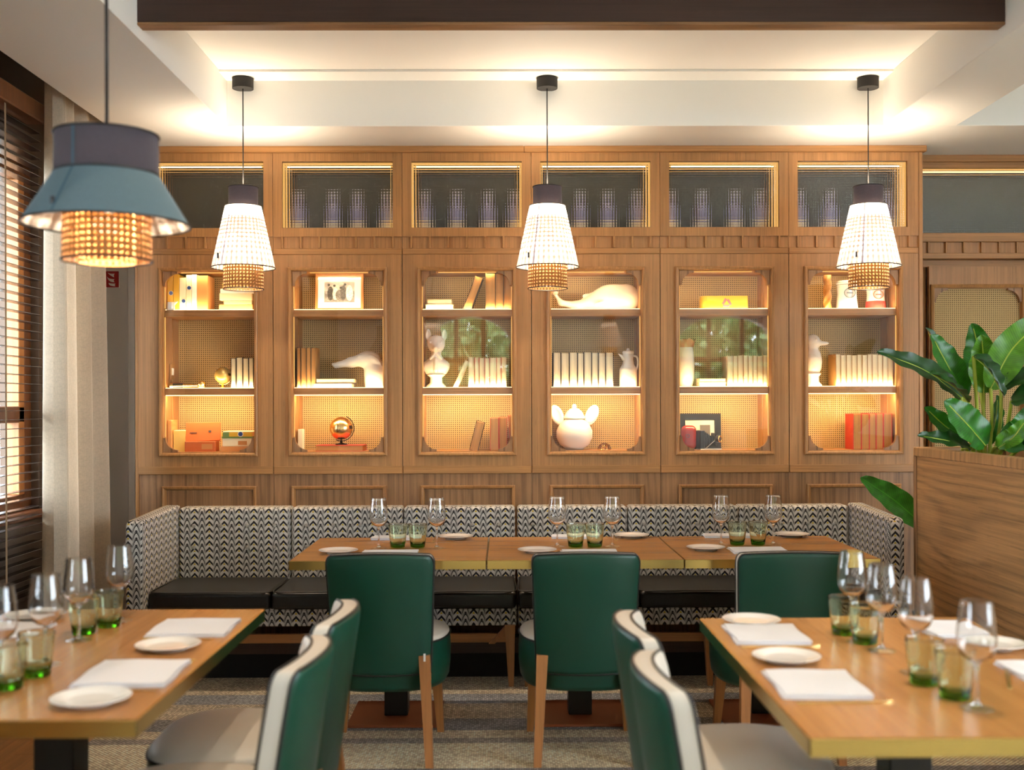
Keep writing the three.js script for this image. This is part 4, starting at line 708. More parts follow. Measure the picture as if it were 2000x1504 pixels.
function globe(name, x, y, z, r, label, ballMat, bandMat) {
  const g = thing(name, label, 'globe', [x, y, z]); const cy = r + 0.028;
  mesh('base', lathe([[0, 0], [r * 0.55, 0], [r * 0.5, 0.006], [0.008, 0.012], [0.006, 0.026], [0, 0.028]], 28), bandMat, g);
  mesh('sphere', new THREE.SphereGeometry(r, 40, 28).translate(0, cy, 0), ballMat, g);
  const land = []; [[0.4, 0.3, 0.5, 0.42], [-0.35, 0.1, 0.6, 0.3], [0.1, -0.45, 0.35, 0.4]].forEach(([lo, la, a, b2], q) => { const s = new THREE.SphereGeometry(r * 1.004, 18, 14, Math.PI / 2 + lo - a / 2 + 0, a, Math.PI / 2 - la - b2 / 2, b2); const p = s.attributes.position; for (let i = 0; i < p.count; i++) { const k = 1 + 0.0; p.setXYZ(i, p.getX(i) * k, p.getY(i) * k, p.getZ(i) * k); } s.rotateY(Math.PI / 2); land.push(s.translate(0, cy, 0)); });
  land.forEach((s) => mesh('continent', s, bandMat, g));
  mesh('meridian', new THREE.TorusGeometry(r * 1.1, 0.0028, 8, 40, Math.PI).rotateZ(-Math.PI / 2 - 0.4).translate(0, cy, 0), bandMat, g); return g;
}
globe('desk_globe', -1.6, S2, ZS - 0.06, 0.047, 'small gold globe beside the cream books on the middle shelf', std({ color: C('#d2ae62'), metalness: 0.5, roughness: 0.35 }), M.gold);
row(-1.542, -1.412, S2, 4, 0.176, M.darkcover, M.pages, 'the row beside the small globe', 'books beside the small globe');
// bay 1, bottom
carton('narrow_box', -1.892, S3, ZS - 0.02, 0.022, 0.18, 0.12, M2.tan, 'narrow tan box standing at the left end of the bottom shelf', undefined);
carton('cream_box', -1.842, S3, ZS - 0.04, 0.066, 0.122, 0.1, M2.pale, 'cream and yellow upright box beside the orange cigar box', undefined, [[0.0, 0.118, M2.straw]]);
{ const b = thing('cigar_case', 'open orange cedar cigar box with a raised lid', 'box', [-1.708, S3, ZS - 0.01], 0.04); mesh('body', bx(-0.095, 0.075, 0, 0.058, -0.12, 0, 0.002), M.orange, b); mesh('lid', bx(-0.098, 0.098, 0, 0.108, -0.014, 0, 0.002).rotateX(-0.25).rotateZ(0.03).translate(0, 0.06, -0.03), M.orange, b); mesh('label_band', bx(0.0, 0.06, 0.014, 0.044, 0, 0.001, 0), M2.kraft, b); mesh('emblem', bx(0.03, 0.045, 0.05, 0.062, 0.0, 0.001, 0).rotateX(-0.25).translate(0, 0.06, -0.028), M2.ink, b); mesh('lettering', bx(-0.075, -0.035, 0.045, 0.05, 0.0, 0.001, 0).rotateX(-0.25).translate(0, 0.06, -0.028), M2.ink, b); }
[[0.03, 0.19, M2.kraft], [0.045, 0.178, M2.pale], [0.034, 0.172, M.yellow], [0.006, 0.17, M2.pale]].reduce((y, [h, w, m], i) => { const b = carton('flat_box', -1.508 + (i % 2) * 0.006, y, ZS - 0.01, w, h, 0.14, m, ['bottom', 'second', 'yellow', 'thin topmost'][i] + ' flat box in the pile beside the orange cigar box', 'flat boxes beside the orange cigar box', i === 2 ? [[0.0, 0.01, M2.green]] : []); if (i === 2) { disc(b, 0.02, 0.024, 0.016, M.white); disc(b, 0.02, 0.024, 0.0125, M.blue, 0.002); mesh('label', bx(-0.08, -0.045, 0.004, 0.034, 0.0006, 0.0014, 0), M2.green, b); } if (i === 1) mesh('crest', bx(0.0, 0.05, 0.008, 0.03, 0.0006, 0.0014, 0), M2.kraft, b); return y + h + 0.0002; }, S3);
// bay 2
{ // framed photograph: grey tones of a group of people in a landscape
  const ph = dataTex(192, 144, (u, v) => { let k = v > 0.55 ? 205 - 60 * vn(u * 9, v * 9, 9, 9) : 110 + 70 * vn(u * 18, v * 14, 18, 14); const fig = [[0.2, 0.42, 0.1, 0.34, 70], [0.36, 0.4, 0.09, 0.3, 225], [0.5, 0.34, 0.13, 0.26, 120], [0.63, 0.46, 0.1, 0.36, 90], [0.83, 0.44, 0.12, 0.38, 235], [0.33, 0.8, 0.04, 0.06, 60], [0.55, 0.7, 0.045, 0.06, 55], [0.68, 0.86, 0.045, 0.06, 60], [0.14, 0.84, 0.04, 0.06, 65]]; for (const [a, b, ra, rb, g] of fig) if (Math.pow((u - a) / ra, 2) + Math.pow((v - b) / rb, 2) < 1) k = g + 60 * (vn(u * 30, v * 30, 30, 30) - 0.5); return [k, k * 0.96, k * 0.93]; }, 1, 1);
  const f = thing('picture_frame', 'wooden frame with a black and white group photograph in a wide white mat', 'picture', [-0.935, S1 + 0.002, ZS - 0.06]); f.rotation.x = -0.07;
  mesh('frame', W(rectRing(-0.138, 0.138, 0, 0.212, [[0, -0.014], [0, 0.004], [0.004, 0.007], [0.014, 0.006], [0.016, -0.004]])), M.legwood, f); mesh('mat', bx(-0.124, 0.124, 0.014, 0.198, -0.012, -0.002, 0), M.white, f);
  mesh('photograph', new THREE.PlaneGeometry(0.172, 0.118).translate(0, 0.108, -0.0015), std({ map: ph, roughness: 0.6 }), f); mesh('frame_glass', new THREE.PlaneGeometry(0.246, 0.184).translate(0, 0.106, 0.001), M.pane, f);
}
row(-1.168, -1.062, S2, 4, 0.236, [M.darkcover, M.tancover], M.pagesTan, 'the tall row beside the greyhound head', 'tall books by the greyhound head', ZS, 0.01);
[0, 1].forEach((i) => book(-1.06 + i * 0.01, S2 + i * 0.0275, ZS - 0.005, 0.027, 0.215, 0.14, M.darkcover, M.pages, (i ? 'upper' : 'lower') + ' flat book before the greyhound head', 'flat books by the greyhound head', 0, true).position.setX(-0.965 + i * 0.012));
{ // greyhound head and neck, looking left
  const fn = (p0) => { const p = [p0[0], p0[1], Math.abs(p0[2])]; let d = cap(p, [0.115, 0.0, 0], [0.105, 0.07, 0], 0.085, 0.066); d = smin(d, cap(p, [0.105, 0.07, 0], [0.07, 0.15, 0], 0.066, 0.048), 0.04); d = smin(d, ell(p, [0.055, 0.168, 0], [0.058, 0.042, 0.042]), 0.03); d = smin(d, cap(p, [0.03, 0.165, 0], [-0.045, 0.15, 0], 0.037, 0.028), 0.025); d = smin(d, cap(p, [-0.045, 0.15, 0], [-0.135, 0.132, 0], 0.026, 0.0165), 0.02); d = smin(d, ell(p, [-0.15, 0.138, 0], [0.009, 0.009, 0.009]), 0.006); d = smin(d, ell(p, [0.012, 0.183, 0.03], [0.016, 0.009, 0.01]), 0.008); d = Math.max(d, -ell(p, [-0.1, 0.1235, 0.016], [0.05, 0.0022, 0.01])); const q = [p[0] - 0.098, p[1] - 0.158, p[2] - 0.046], c = Math.cos(0.75), sn = Math.sin(0.75); d = smin(d, ell([q[0] * c - q[1] * sn, q[0] * sn + q[1] * c, q[2]], [0, 0, 0], [0.042, 0.017, 0.008]), 0.006); return Math.max(d, -p[1]); };
  const g = sdf(fn, [0, 0.105, 0], 0.215, 72); solo('greyhound_bust', g, M.bisque, 'white porcelain greyhound head looking left on the middle shelf', 'sculpture').position.set(-0.828, S2, ZS - 0.11);
}
carton('small_carton', -1.155, S3, ZS - 0.03, 0.026, 0.125, 0.07, M2.pale, 'slim cream carton at the left of the gold globe shelf', undefined);
book(-0.93, S3, ZS - 0.01, 0.034, 0.27, 0.17, M.redcover, M.pagesTan, 'thick red book lying flat under the gold globe', undefined, 0, true);
globe('gold_globe', -0.93, S3 + 0.0345, ZS - 0.09, 0.066, 'shiny gold globe standing on the flat red book', M.gold, std({ color: C('#2c2016'), metalness: 0.8, roughness: 0.35 }));
// bay 3
[0, 1].forEach((i) => book(-0.36, S1 + i * 0.0305, ZS - 0.005, 0.03, 0.16 - i * 0.02, 0.14, M.palecover, M.pages, (i ? 'upper' : 'lower') + ' flat cream book on the top shelf of the mouse bust bay', 'flat books over the mouse bust', 0, true));
book(-0.205, S1 + 0.0005, ZS - 0.005, 0.046, 0.2, 0.14, M.darkcover, M.pagesTan, 'tall book leaning right on the top shelf over the mouse bust', undefined, -0.36);
row(-0.098, 0.05, S1, 3, 0.208, [M.tancover, M.darkcover], M.pagesTan, 'the tall row beside the leaning top-shelf book', 'tall top-shelf books');
{ // mouse bust in a collar on a turned socle
  const b = thing('mouse_bust', 'white bust of a mouse in a collared coat on a round socle', 'sculpture', [-0.385, S2, ZS - 0.1]);
  mesh('socle', lathe([[0, 0], [0.058, 0], [0.056, 0.012], [0.036, 0.03], [0.034, 0.06], [0.05, 0.072], [0.05, 0.08], [0, 0.08]], 32), M.bisque, b);
  const bust = (p0) => { const p = [Math.abs(p0[0]), p0[1], p0[2]]; let d = ell(p, [0, 0.112, -0.002], [0.068, 0.062, 0.044]); d = smin(d, cap(p, [0.02, 0.14, 0], [0.05, 0.128, 0], 0.03, 0.026), 0.02); d = smin(d, cap(p, [0, 0.15, 0], [0, 0.2, 0.004], 0.034, 0.027), 0.02); d = Math.min(d, cap(p, [0.008, 0.196, 0.03], [0.034, 0.166, 0.036], 0.010, 0.005)); d = smin(d, cap(p, [0, 0.165, 0.04], [0, 0.1, 0.046], 0.01, 0.012), 0.006); let h = ell(p, [0, 0.252, 0.0], [0.05, 0.052, 0.046]); h = smin(h, cap(p, [0, 0.238, 0.03], [0, 0.225, 0.07], 0.03, 0.017), 0.02); h = smin(h, ell(p, [0, 0.229, 0.087], [0.009, 0.007, 0.007]), 0.004); h = smin(h, ell(p, [0.029, 0.262, 0.037], [0.0085, 0.0085, 0.007]), 0.003); let e = ell(p, [0.046, 0.306, -0.006], [0.016, 0.034, 0.01]); e = Math.max(e, -ell(p, [0.047, 0.308, 0.004], [0.010, 0.025, 0.008])); h = smin(h, e, 0.008); d = smin(d, h, 0.012); return Math.max(d, 0.078 - p[1]); };
  mesh('figure', sdf(bust, [0, 0.21, 0], 0.16, 72), M.bisque, b);
}
book(-0.272, S2 + 0.0005, ZS - 0.005, 0.024, 0.168, 0.13, M.palecover, M.pages, 'slim book leaning right between the mouse bust and cream books', undefined, -0.42);
row(-0.198, 0.018, S2, 7, 0.176, [M.palecover, M.redcover], M.pages, 'the cream row right of the mouse bust', 'cream books by the mouse bust');
book(-0.17, S3 + 0.0005, ZS - 0.005, 0.05, 0.17, 0.14, M.darkcover, M.pagesTan, 'dark book leaning right on the bottom shelf under the mouse bust', undefined, -0.25);
row(-0.076, 0.022, S3, 2, 0.192, M.redcover, M.pagesTan, 'the red pair under the mouse bust', 'red books under the mouse bust');
book(0.052, S3 + 0.0005, ZS - 0.02, 0.026, 0.2, 0.13, M.redcover, M.pagesTan, 'thin red book at the right end under the mouse bust', undefined, 0.06);
// bay 4
{ // whale lying on the shelf, head to the right
  const fn = (p0) => { const p = [p0[0], p0[1], Math.abs(p0[2])]; let d = ell(p, [0.12, 0.078, 0], [0.125, 0.078, 0.062]); d = smin(d, ell(p, [0.19, 0.075, 0], [0.055, 0.072, 0.055]), 0.03); d = smin(d, cap(p, [0.06, 0.07, 0], [-0.1, 0.03, 0], 0.058, 0.026), 0.05); d = smin(d, cap(p, [-0.1, 0.03, 0], [-0.2, 0.05, 0], 0.026, 0.014), 0.03); d = smin(d, cap(p, [-0.2, 0.05, 0], [-0.235, 0.1, 0], 0.014, 0.008), 0.02); d = smin(d, ell(p, [-0.238, 0.108, 0.024], [0.022, 0.01, 0.034]), 0.012); d = smin(d, cap(p, [0.05, 0.05, 0.05], [-0.01, 0.035, 0.085], 0.014, 0.007), 0.01); d = smin(d, ell(p, [-0.05, 0.09, 0], [0.026, 0.014, 0.007]), 0.012); return Math.max(d, 0.002 - p[1]); };
  solo('whale_sculpture', sdf(fn, [-0.01, 0.09, 0], 0.27, 84), M.bisque, 'white porcelain sperm whale on the top shelf', 'sculpture').position.set(0.535, S1 - 0.002, ZS - 0.115);
}
row(0.284, 0.626, S2, 8, 0.202, M.darkcover, M.pages, 'the row of eight beside the white jug', 'books by the white jug');
{ const j = thing('coffee_jug', 'white lidded ceramic jug at the right of the middle shelf', 'jug', [0.715, S2, ZS - 0.06]); mesh('body', lathe([[0, 0], [0.046, 0], [0.05, 0.006], [0.05, 0.1], [0.046, 0.112], [0.034, 0.13], [0.028, 0.16], [0.03, 0.19], [0, 0.192]], 36), M.ceramic, j); mesh('lid', lathe([[0.032, 0.19], [0.033, 0.2], [0.03, 0.207], [0.01, 0.21], [0.008, 0.222], [0, 0.224]], 28), M.ceramic, j); mesh('spout', new THREE.ConeGeometry(0.018, 0.05, 16).rotateZ(0.9).translate(-0.038, 0.178, 0), M.ceramic, j); mesh('handle', tube([V(0.026, 0.18, 0), V(0.048, 0.175, 0), V(0.056, 0.14, 0), V(0.047, 0.1, 0)], 0.0055, 24, 8), M.ceramic, j); }
{ const j = thing('eared_jar', 'round white jar with two upright animal ears and a lid', 'jar', [0.41, S3, ZS - 0.125]);
  mesh('body', lathe([[0, 0], [0.05, 0], [0.055, 0.008], [0.085, 0.03], [0.104, 0.07], [0.104, 0.11], [0.085, 0.15], [0.058, 0.172], [0.05, 0.178], [0, 0.178]], 44), M.ceramic, j);
  mesh('lid', lathe([[0.06, 0.178], [0.064, 0.184], [0.06, 0.192], [0.055, 0.2], [0.045, 0.22], [0.026, 0.236], [0.012, 0.24], [0.014, 0.252], [0.008, 0.262], [0, 0.264]], 36), M.ceramic, j);
  for (const s of [-1, 1]) { const ear = (p) => Math.max(ell(p, [0, 0.055, 0], [0.036, 0.062, 0.012]), -ell(p, [0, 0.06, 0.013], [0.024, 0.046, 0.011])); const g = sdf(ear, [0, 0.055, 0], 0.075, 44); const m = mesh('ear', g, M.ceramic, j); m.position.set(s * 0.078, 0.15, 0.01); m.rotation.z = -s * 0.42; }
}
{ const k = thing('wire_knot', 'small dark brass wire ornament on the bottom shelf', 'ornament', [0.578, S3, ZS - 0.06]); for (let i = 0; i < 4; i++) mesh('wire_hoop', new THREE.TorusGeometry(0.036, 0.003, 8, 36, Math.PI).rotateY(i * Math.PI / 4).translate(0, 0.003, 0), std({ color: C('#6b4322'), metalness: 0.8, roughness: 0.35 }), k); mesh('base_hoop', new THREE.TorusGeometry(0.036, 0.003, 8, 36).rotateX(Math.PI / 2).translate(0, 0.0035, 0), M.gold, k); mesh('core', new THREE.IcosahedronGeometry(0.016, 1).translate(0, 0.017, 0), M.gold, k); }
// bay 5
{ const t = thing('tin_box', 'long yellow tin with rounded end and a dark pink triangle emblem', 'tin', [1.262, S1, ZS - 0.03]); const s = new THREE.Shape(); s.moveTo(-0.1, -0.1); s.lineTo(0.13, -0.1); s.lineTo(0.13, 0); s.lineTo(-0.1, 0); s.quadraticCurveTo(-0.13, -0.004, -0.132, -0.05); s.quadraticCurveTo(-0.13, -0.096, -0.1, -0.1); mesh('body', new THREE.ExtrudeGeometry(s, { depth: 0.074, bevelEnabled: true, bevelSize: 0.002, bevelThickness: 0.002, bevelSegments: 2, curveSegments: 12 }).rotateX(-Math.PI / 2).translate(0, 0.003, -0.1), std({ color: C('#d8b026'), metalness: 0.4, roughness: 0.35 }), t);
  for (let i = 0; i < 3; i++) mesh('emblem', bx(-0.021, 0.016, -0.007, 0.007, 0, 0.0012, 0).translate(0, -0.016, 0).rotateZ(i * 2.0944).translate(0.012, 0.036, 0.102), M2.pink, t).position.z = -0.099; }
carton('card_stack', 1.475, S1, ZS - 0.02, 0.05, 0.008, 0.08, M.white, 'small flat white card pile right of the yellow tin', undefined);
{ const v = thing('tall_vase', 'tall pale vase with a broken brown rim at the left of the middle shelf', 'vase', [1.052, S2, ZS - 0.11]); mesh('body', lathe([[0, 0], [0.036, 0], [0.046, 0.04], [0.05, 0.12], [0.046, 0.2], [0.042, 0.23], [0.038, 0.23], [0.042, 0.12], [0.03, 0.01], [0, 0.01]], 36), M.bisque, v); const cr = new THREE.CylinderGeometry(0.06, 0.043, 0.05, 24, 1, true).translate(0, 0.255, 0), p = cr.attributes.position; for (let i = 0; i < p.count; i++) if (p.getY(i) > 0.26) p.setY(i, 0.265 + 0.016 * hash(Math.round(Math.atan2(p.getZ(i), p.getX(i)) * 4), 3)); cr.computeVertexNormals(); mesh('rim', cr, std({ color: C('#a86b46'), roughness: 0.7, side: THREE.DoubleSide }), v); }
[0, 1].forEach((i) => book(1.19, S2 + i * 0.0245, ZS - 0.005, 0.024, 0.15 + 0.0 * i, 0.13, M.palecover, M.pages, (i ? 'upper' : 'lower') + ' flat book beside the tall vase', 'flat books by the tall vase', 0, true));
row(1.272, 1.5, S2, 8, 0.182, [M.palecover, M.tancover], M.pages, 'the row right of the tall vase', 'books by the tall vase');
{ const f = thing('dark_frame', 'large dark frame with a small mounted photo behind the old camera', 'picture', [1.142, S3, ZS - 0.15]); f.rotation.x = -0.06; mesh('frame', rectRing(-0.122, 0.122, 0, 0.206, [[0, -0.012], [0, 0.004], [0.036, 0.004], [0.038, -0.004]]), M.hide, f); mesh('mat', bx(-0.086, 0.086, 0.036, 0.17, -0.01, -0.002, 0), M2.pale, f); mesh('photograph', new THREE.PlaneGeometry(0.06, 0.08).translate(0.03, 0.1, -0.001), std({ color: C('#6d645a'), roughness: 0.6 }), f); }
{ const r = thing('red_case', 'glossy red rounded case at the left of the bottom shelf', 'case', [1.06, S3, ZS - 0.03]); mesh('body', new RoundedBoxGeometry(0.088, 0.14, 0.07, 5, 0.03).translate(0, 0.07, -0.035), M2.redgloss, r); mesh('badge', new THREE.TorusGeometry(0.01, 0.0015, 6, 24).translate(-0.01, 0.08, 0.001), M2.ink, r); }
{ const c = thing('folding_camera', 'antique folding camera with a chrome lens before the dark frame', 'camera', [1.172, S3, ZS - 0.02], 0.25); mesh('body', bx(-0.052, -0.022, 0.006, 0.112, -0.07, -0.01, 0.004), M.hide, c); const bl = []; for (let i = 0; i < 5; i++) bl.push(bx(-0.02 + i * 0.012, -0.012 + i * 0.012, 0.022 + i * 0.004, 0.1 - i * 0.006, -0.066 + i * 0.004, -0.014 - i * 0.004, 0.001)); bl.forEach((g) => mesh('bellows_fold', g, M.hide, c)); mesh('lens_board', bx(0.04, 0.048, 0.02, 0.096, -0.068, -0.01, 0.002), M.steel, c); mesh('lens', cyl(0.022, 0.02, 0.02, 0, 0, 0, 28).rotateX(Math.PI / 2).rotateY(0.6).translate(0.052, 0.062, -0.01), M.steel, c); mesh('lens_ring', new THREE.TorusGeometry(0.017, 0.003, 8, 28).rotateY(0.6).translate(0.062, 0.062, 0.008), M.gold, c); mesh('lens_glass', new THREE.CircleGeometry(0.014, 24).rotateY(0.6).translate(0.0625, 0.062, 0.0085), M2.ink, c); mesh('bed', bx(-0.052, 0.08, 0, 0.006, -0.066, -0.006, 0.001), std({ color: C('#cfc8bd'), metalness: 0.7, roughness: 0.3 }), c); mesh('strut', bar(V(0.044, 0.06, -0.008), V(-0.02, 0.008, -0.008), 0.006, 0.006), std({ color: C('#cfc8bd'), metalness: 0.8, roughness: 0.25 }), c); }
// bay 6
{ const t = thing('carved_column', 'twisted carved wooden candle column at the left of the top shelf', 'ornament', [1.852, S1, ZS - 0.04]); const g = new THREE.CylinderGeometry(0.021, 0.021, 0.196, 28, 48).translate(0, 0.098, 0), p = g.attributes.position; for (let i = 0; i < p.count; i++) { const a = Math.atan2(p.getZ(i), p.getX(i)), r = Math.hypot(p.getX(i), p.getZ(i)), k = r > 0.001 ? 1 + 0.16 * Math.sin(a * 3 + p.getY(i) * 95) : 1; p.setX(i, p.getX(i) * k); p.setZ(i, p.getZ(i) * k); } g.computeVertexNormals(); mesh('column', g, std({ color: C('#b3783a'), roughness: 0.4 }), t); mesh('foot', cyl(0.028, 0.026, 0.008, 0, 0, 0), M.legwood, t); }
function pharmacyJar(x, label, body, r, h, accent, redBase) {
  const j = thing('apothecary_jar', label, 'jar', [x, S1, ZS - 0.075]); mesh('body', lathe([[0, 0], [r * 0.95, 0], [r, 0.01], [r * 0.94, h * 0.3], [r * 0.88, h * 0.55], [r * 0.93, h * 0.8], [r * 0.98, h * 0.9], [r * 0.86, h], [0, h]], 40), body, j);
  if (redBase) mesh('red_band', lathe([[r * 1.004, 0.004], [r * 1.006, 0.014], [r * 0.955, h * 0.32]], 40), redBase, j);
  for (const y of [0.86, 0.94]) mesh('painted_line', new THREE.TorusGeometry(r * (y < 0.9 ? 0.963 : 0.935), 0.0012, 6, 40).rotateX(Math.PI / 2).translate(0, h * y, 0), accent, j);
  const e = mesh('wreath', new THREE.TorusGeometry(r * 0.5, 0.0022, 6, 36).translate(0, 0, 0), accent, j); e.scale.set(1, 0.85, 1); e.position.set(0, h * 0.56, r * 0.9);
  mesh('inner_emblem', bx(-r * 0.28, r * 0.28, h * 0.545, h * 0.575, r * 0.895, r * 0.905, 0), accent, j);
}
pharmacyJar(1.975, 'white apothecary jar with a grey wreath emblem', M.porcelain, 0.062, 0.166, std({ color: C('#55606b'), roughness: 0.5 }));
pharmacyJar(2.14, 'apothecary jar with a red base and round emblem', M.porcelain, 0.056, 0.15, std({ color: C('#b56a2c'), roughness: 0.5 }), M.redcover);
{ const b = thing('duck_bust', 'white bird bust in a coat on a round socle', 'sculpture', [1.785, S2, ZS - 0.1]); mesh('socle', lathe([[0, 0], [0.052, 0], [0.05, 0.012], [0.034, 0.03], [0.033, 0.06], [0.045, 0.072], [0.045, 0.08], [0, 0.08]], 32), M.bisque, b);
  const fn = (p0) => { const p = [p0[0], p0[1], Math.abs(p0[2])]; let d = ell(p, [0, 0.13, 0], [0.05, 0.07, 0.045]); d = smin(d, cap(p, [0, 0.17, 0], [0, 0.22, 0], 0.04, 0.028), 0.03); d = smin(d, ell(p, [0.0, 0.262, 0], [0.042, 0.04, 0.036]), 0.02); d = smin(d, ell(p, [0.05, 0.25, 0], [0.04, 0.012, 0.022]), 0.016); d = smin(d, cap(p, [0.03, 0.19, 0.012], [0.042, 0.14, 0.016], 0.012, 0.007), 0.01); d = smin(d, ell(p, [0.024, 0.275, 0.03], [0.007, 0.007, 0.005]), 0.004); return Math.max(d, 0.078 - p[1]); };
  const m = mesh('figure', sdf(fn, [0, 0.2, 0], 0.15, 66), M.bisque, b); m.rotation.y = -0.35; }
row(1.888, 2.216, S2, 11, 0.186, [M.tancover, M.palecover], M.pages, 'the long row right of the bird bust', 'books by the bird bust');
{ const t = thing('toy_car', 'small black toy car on top of the books at the right end', 'toy', [2.175, S2 + 0.186, ZS - 0.03]); mesh('body', bx(-0.034, 0.034, 0.007, 0.018, -0.026, 0, 0.003), M.hide, t); mesh('cabin', bx(-0.014, 0.02, 0.018, 0.03, -0.024, -0.002, 0.004), M.hide, t); for (const x of [-0.022, 0.022]) for (const z of [-0.026, 0]) mesh('wheel', new THREE.CylinderGeometry(0.008, 0.008, 0.005, 16).rotateX(Math.PI / 2).translate(x, 0.008, z), M.piping, t); }
row(1.985, 2.21, S3, 5, 0.208, M.redcover, M.pagesTan, 'the red row under the bird bust books', 'thick red books');
// bottles behind the reeded glass
{
  const glassB = phy({ color: C('#9499dc'), roughness: 0.12, transmission: 0.0, clearcoat: 0.6 });
  const bodyG = lathe([[0, 0], [0.036, 0], [0.039, 0.006], [0.039, 0.12], [0.034, 0.138], [0.018, 0.152], [0.016, 0.17], [0.016, 0.2], [0, 0.2]], 28), capG = cyl(0.018, 0.018, 0.03, 0, 0.198, 0), litBaseG = lathe([[0.0396, 0.008], [0.0396, 0.055]], 28);
  let b0; const bayName = ['second', 'third', 'fourth', 'fifth', 'sixth'];
  const xs = [[-1.175, -0.976, -0.835, -0.668], [-0.448, -0.264, -0.082, 0.064], [0.272, 0.448, 0.606, 0.774], [0.97, 1.149, 1.339, 1.486], [1.71, 1.89, 2.07, 2.218]];
  xs.forEach((r, k) => r.forEach((x, i) => {
    const label = ordinal[i] + ' bottle from the left behind reeded glass above the ' + bayName[k] + ' bay', pos = [x, 2.3855, ZK - 0.17];
    if (!b0) { b0 = thing('bottle', label, 'bottle', pos, 0, 'bottles behind the reeded glass'); mesh('body', bodyG, glassB, b0); mesh('stopper', capG, std({ color: C('#b9bce0'), roughness: 0.4 }), b0); mesh('lit_base_band', litBaseG, M.white, b0); } else copyOf(b0, label, pos);  // white band paints the lamp-lit foot of the bottle
  }));
}

// ============================================================ PLANTER AND PLANT
{
  const p = thing('planter_box', 'long waist-high oak planter box at the right', 'planter', [2.23, 0, -4.8]);
  const x0 = -0.2, x1 = 0.28, z0 = -0.72, z1 = 1.5, h = 1.132;
  mesh('side_panel', W(bx(x0, x0 + 0.02, 0.03, h, z0 + 0.012, z1, 0.001), 1), M.planter, p); mesh('side_panel', W(bx(x1 - 0.02, x1, 0.03, h, z0, z1, 0.001), 1), M.planter, p);
  mesh('end_panel', W(bx(x0, x1, 0.03, h, z0, z0 + 0.02, 0.001)), M.planter, p); mesh('end_panel', W(bx(x0, x1, 0.03, h, z1 - 0.02, z1, 0.001)), M.planter, p);
  mesh('corner_trim', W(bx(x0 - 0.006, x0 + 0.006, 0, h, z0 - 0.004, z0 + 0.03, 0.002)), M.oakLow, p); mesh('plinth', bx(x0 + 0.02, x1 - 0.02, 0, 0.06, z0 + 0.02, z1 - 0.02, 0), M.black, p);
  const cap0 = (a, b, c, d, r) => mesh('top_rim', W(bx(a, b, h, h + 0.045, c, d, 0.004), r), M.planter, p); cap0(x0 - 0.006, x0 + 0.05, z0 - 0.006, z1, 0); cap0(x1 - 0.05, x1, z0, z1, 0); cap0(x0 + 0.05, x1 - 0.05, z0 - 0.006, z0 + 0.05, 1); cap0(x0 + 0.05, x1 - 0.05, z1 - 0.05, z1, 1);
  mesh('soil', bx(x0 + 0.02, x1 - 0.02, h - 0.1, h - 0.02, z0 + 0.02, z1 - 0.02, 0), M.soil, p);
}
function leafGeo(pts, width, fold, face = [0, 0.4, 1]) { // blade swept along a midrib curve
  const cv = new THREE.CatmullRomCurve3(pts), n = 26, m = 6, pos = [], uv = [], idx = [];
  const fr = cv.computeFrenetFrames(n, false), L = cv.getLength();
  for (let i = 0; i <= n; i++) {
    const t = i / n, p = cv.getPointAt(t), tan = cv.getTangentAt(t); const sd = tan.clone().cross(V(...face)).normalize(), nn = sd.clone().cross(tan).normalize();
    const w = width * Math.pow(Math.sin(Math.PI * Math.min(1, 0.04 + 0.94 * Math.pow(t, 0.8))), 0.62) * (t > 0.985 ? 0.3 : 1);
    for (let j = 0; j <= m; j++) { const s = j / m * 2 - 1, wav = 0.006 * Math.sin(t * 26 + s * 3) * Math.abs(s); const q = p.clone().addScaledVector(sd, s * w * Math.cos(fold)).addScaledVector(nn, Math.abs(s) * w * Math.sin(fold) + wav); pos.push(q.x, q.y, q.z); uv.push(j / m, t * L * 2.2); }
  }
  for (let i = 0; i < n; i++) for (let j = 0; j < m; j++) { const a = i * (m + 1) + j; idx.push(a, a + 1, a + m + 2, a, a + m + 2, a + m + 1); }
  const g = new THREE.BufferGeometry(); g.setAttribute('position', new THREE.Float32BufferAttribute(pos, 3)); g.setAttribute('uv', new THREE.Float32BufferAttribute(uv, 2)); g.setIndex(idx); g.computeVertexNormals(); return g;
}
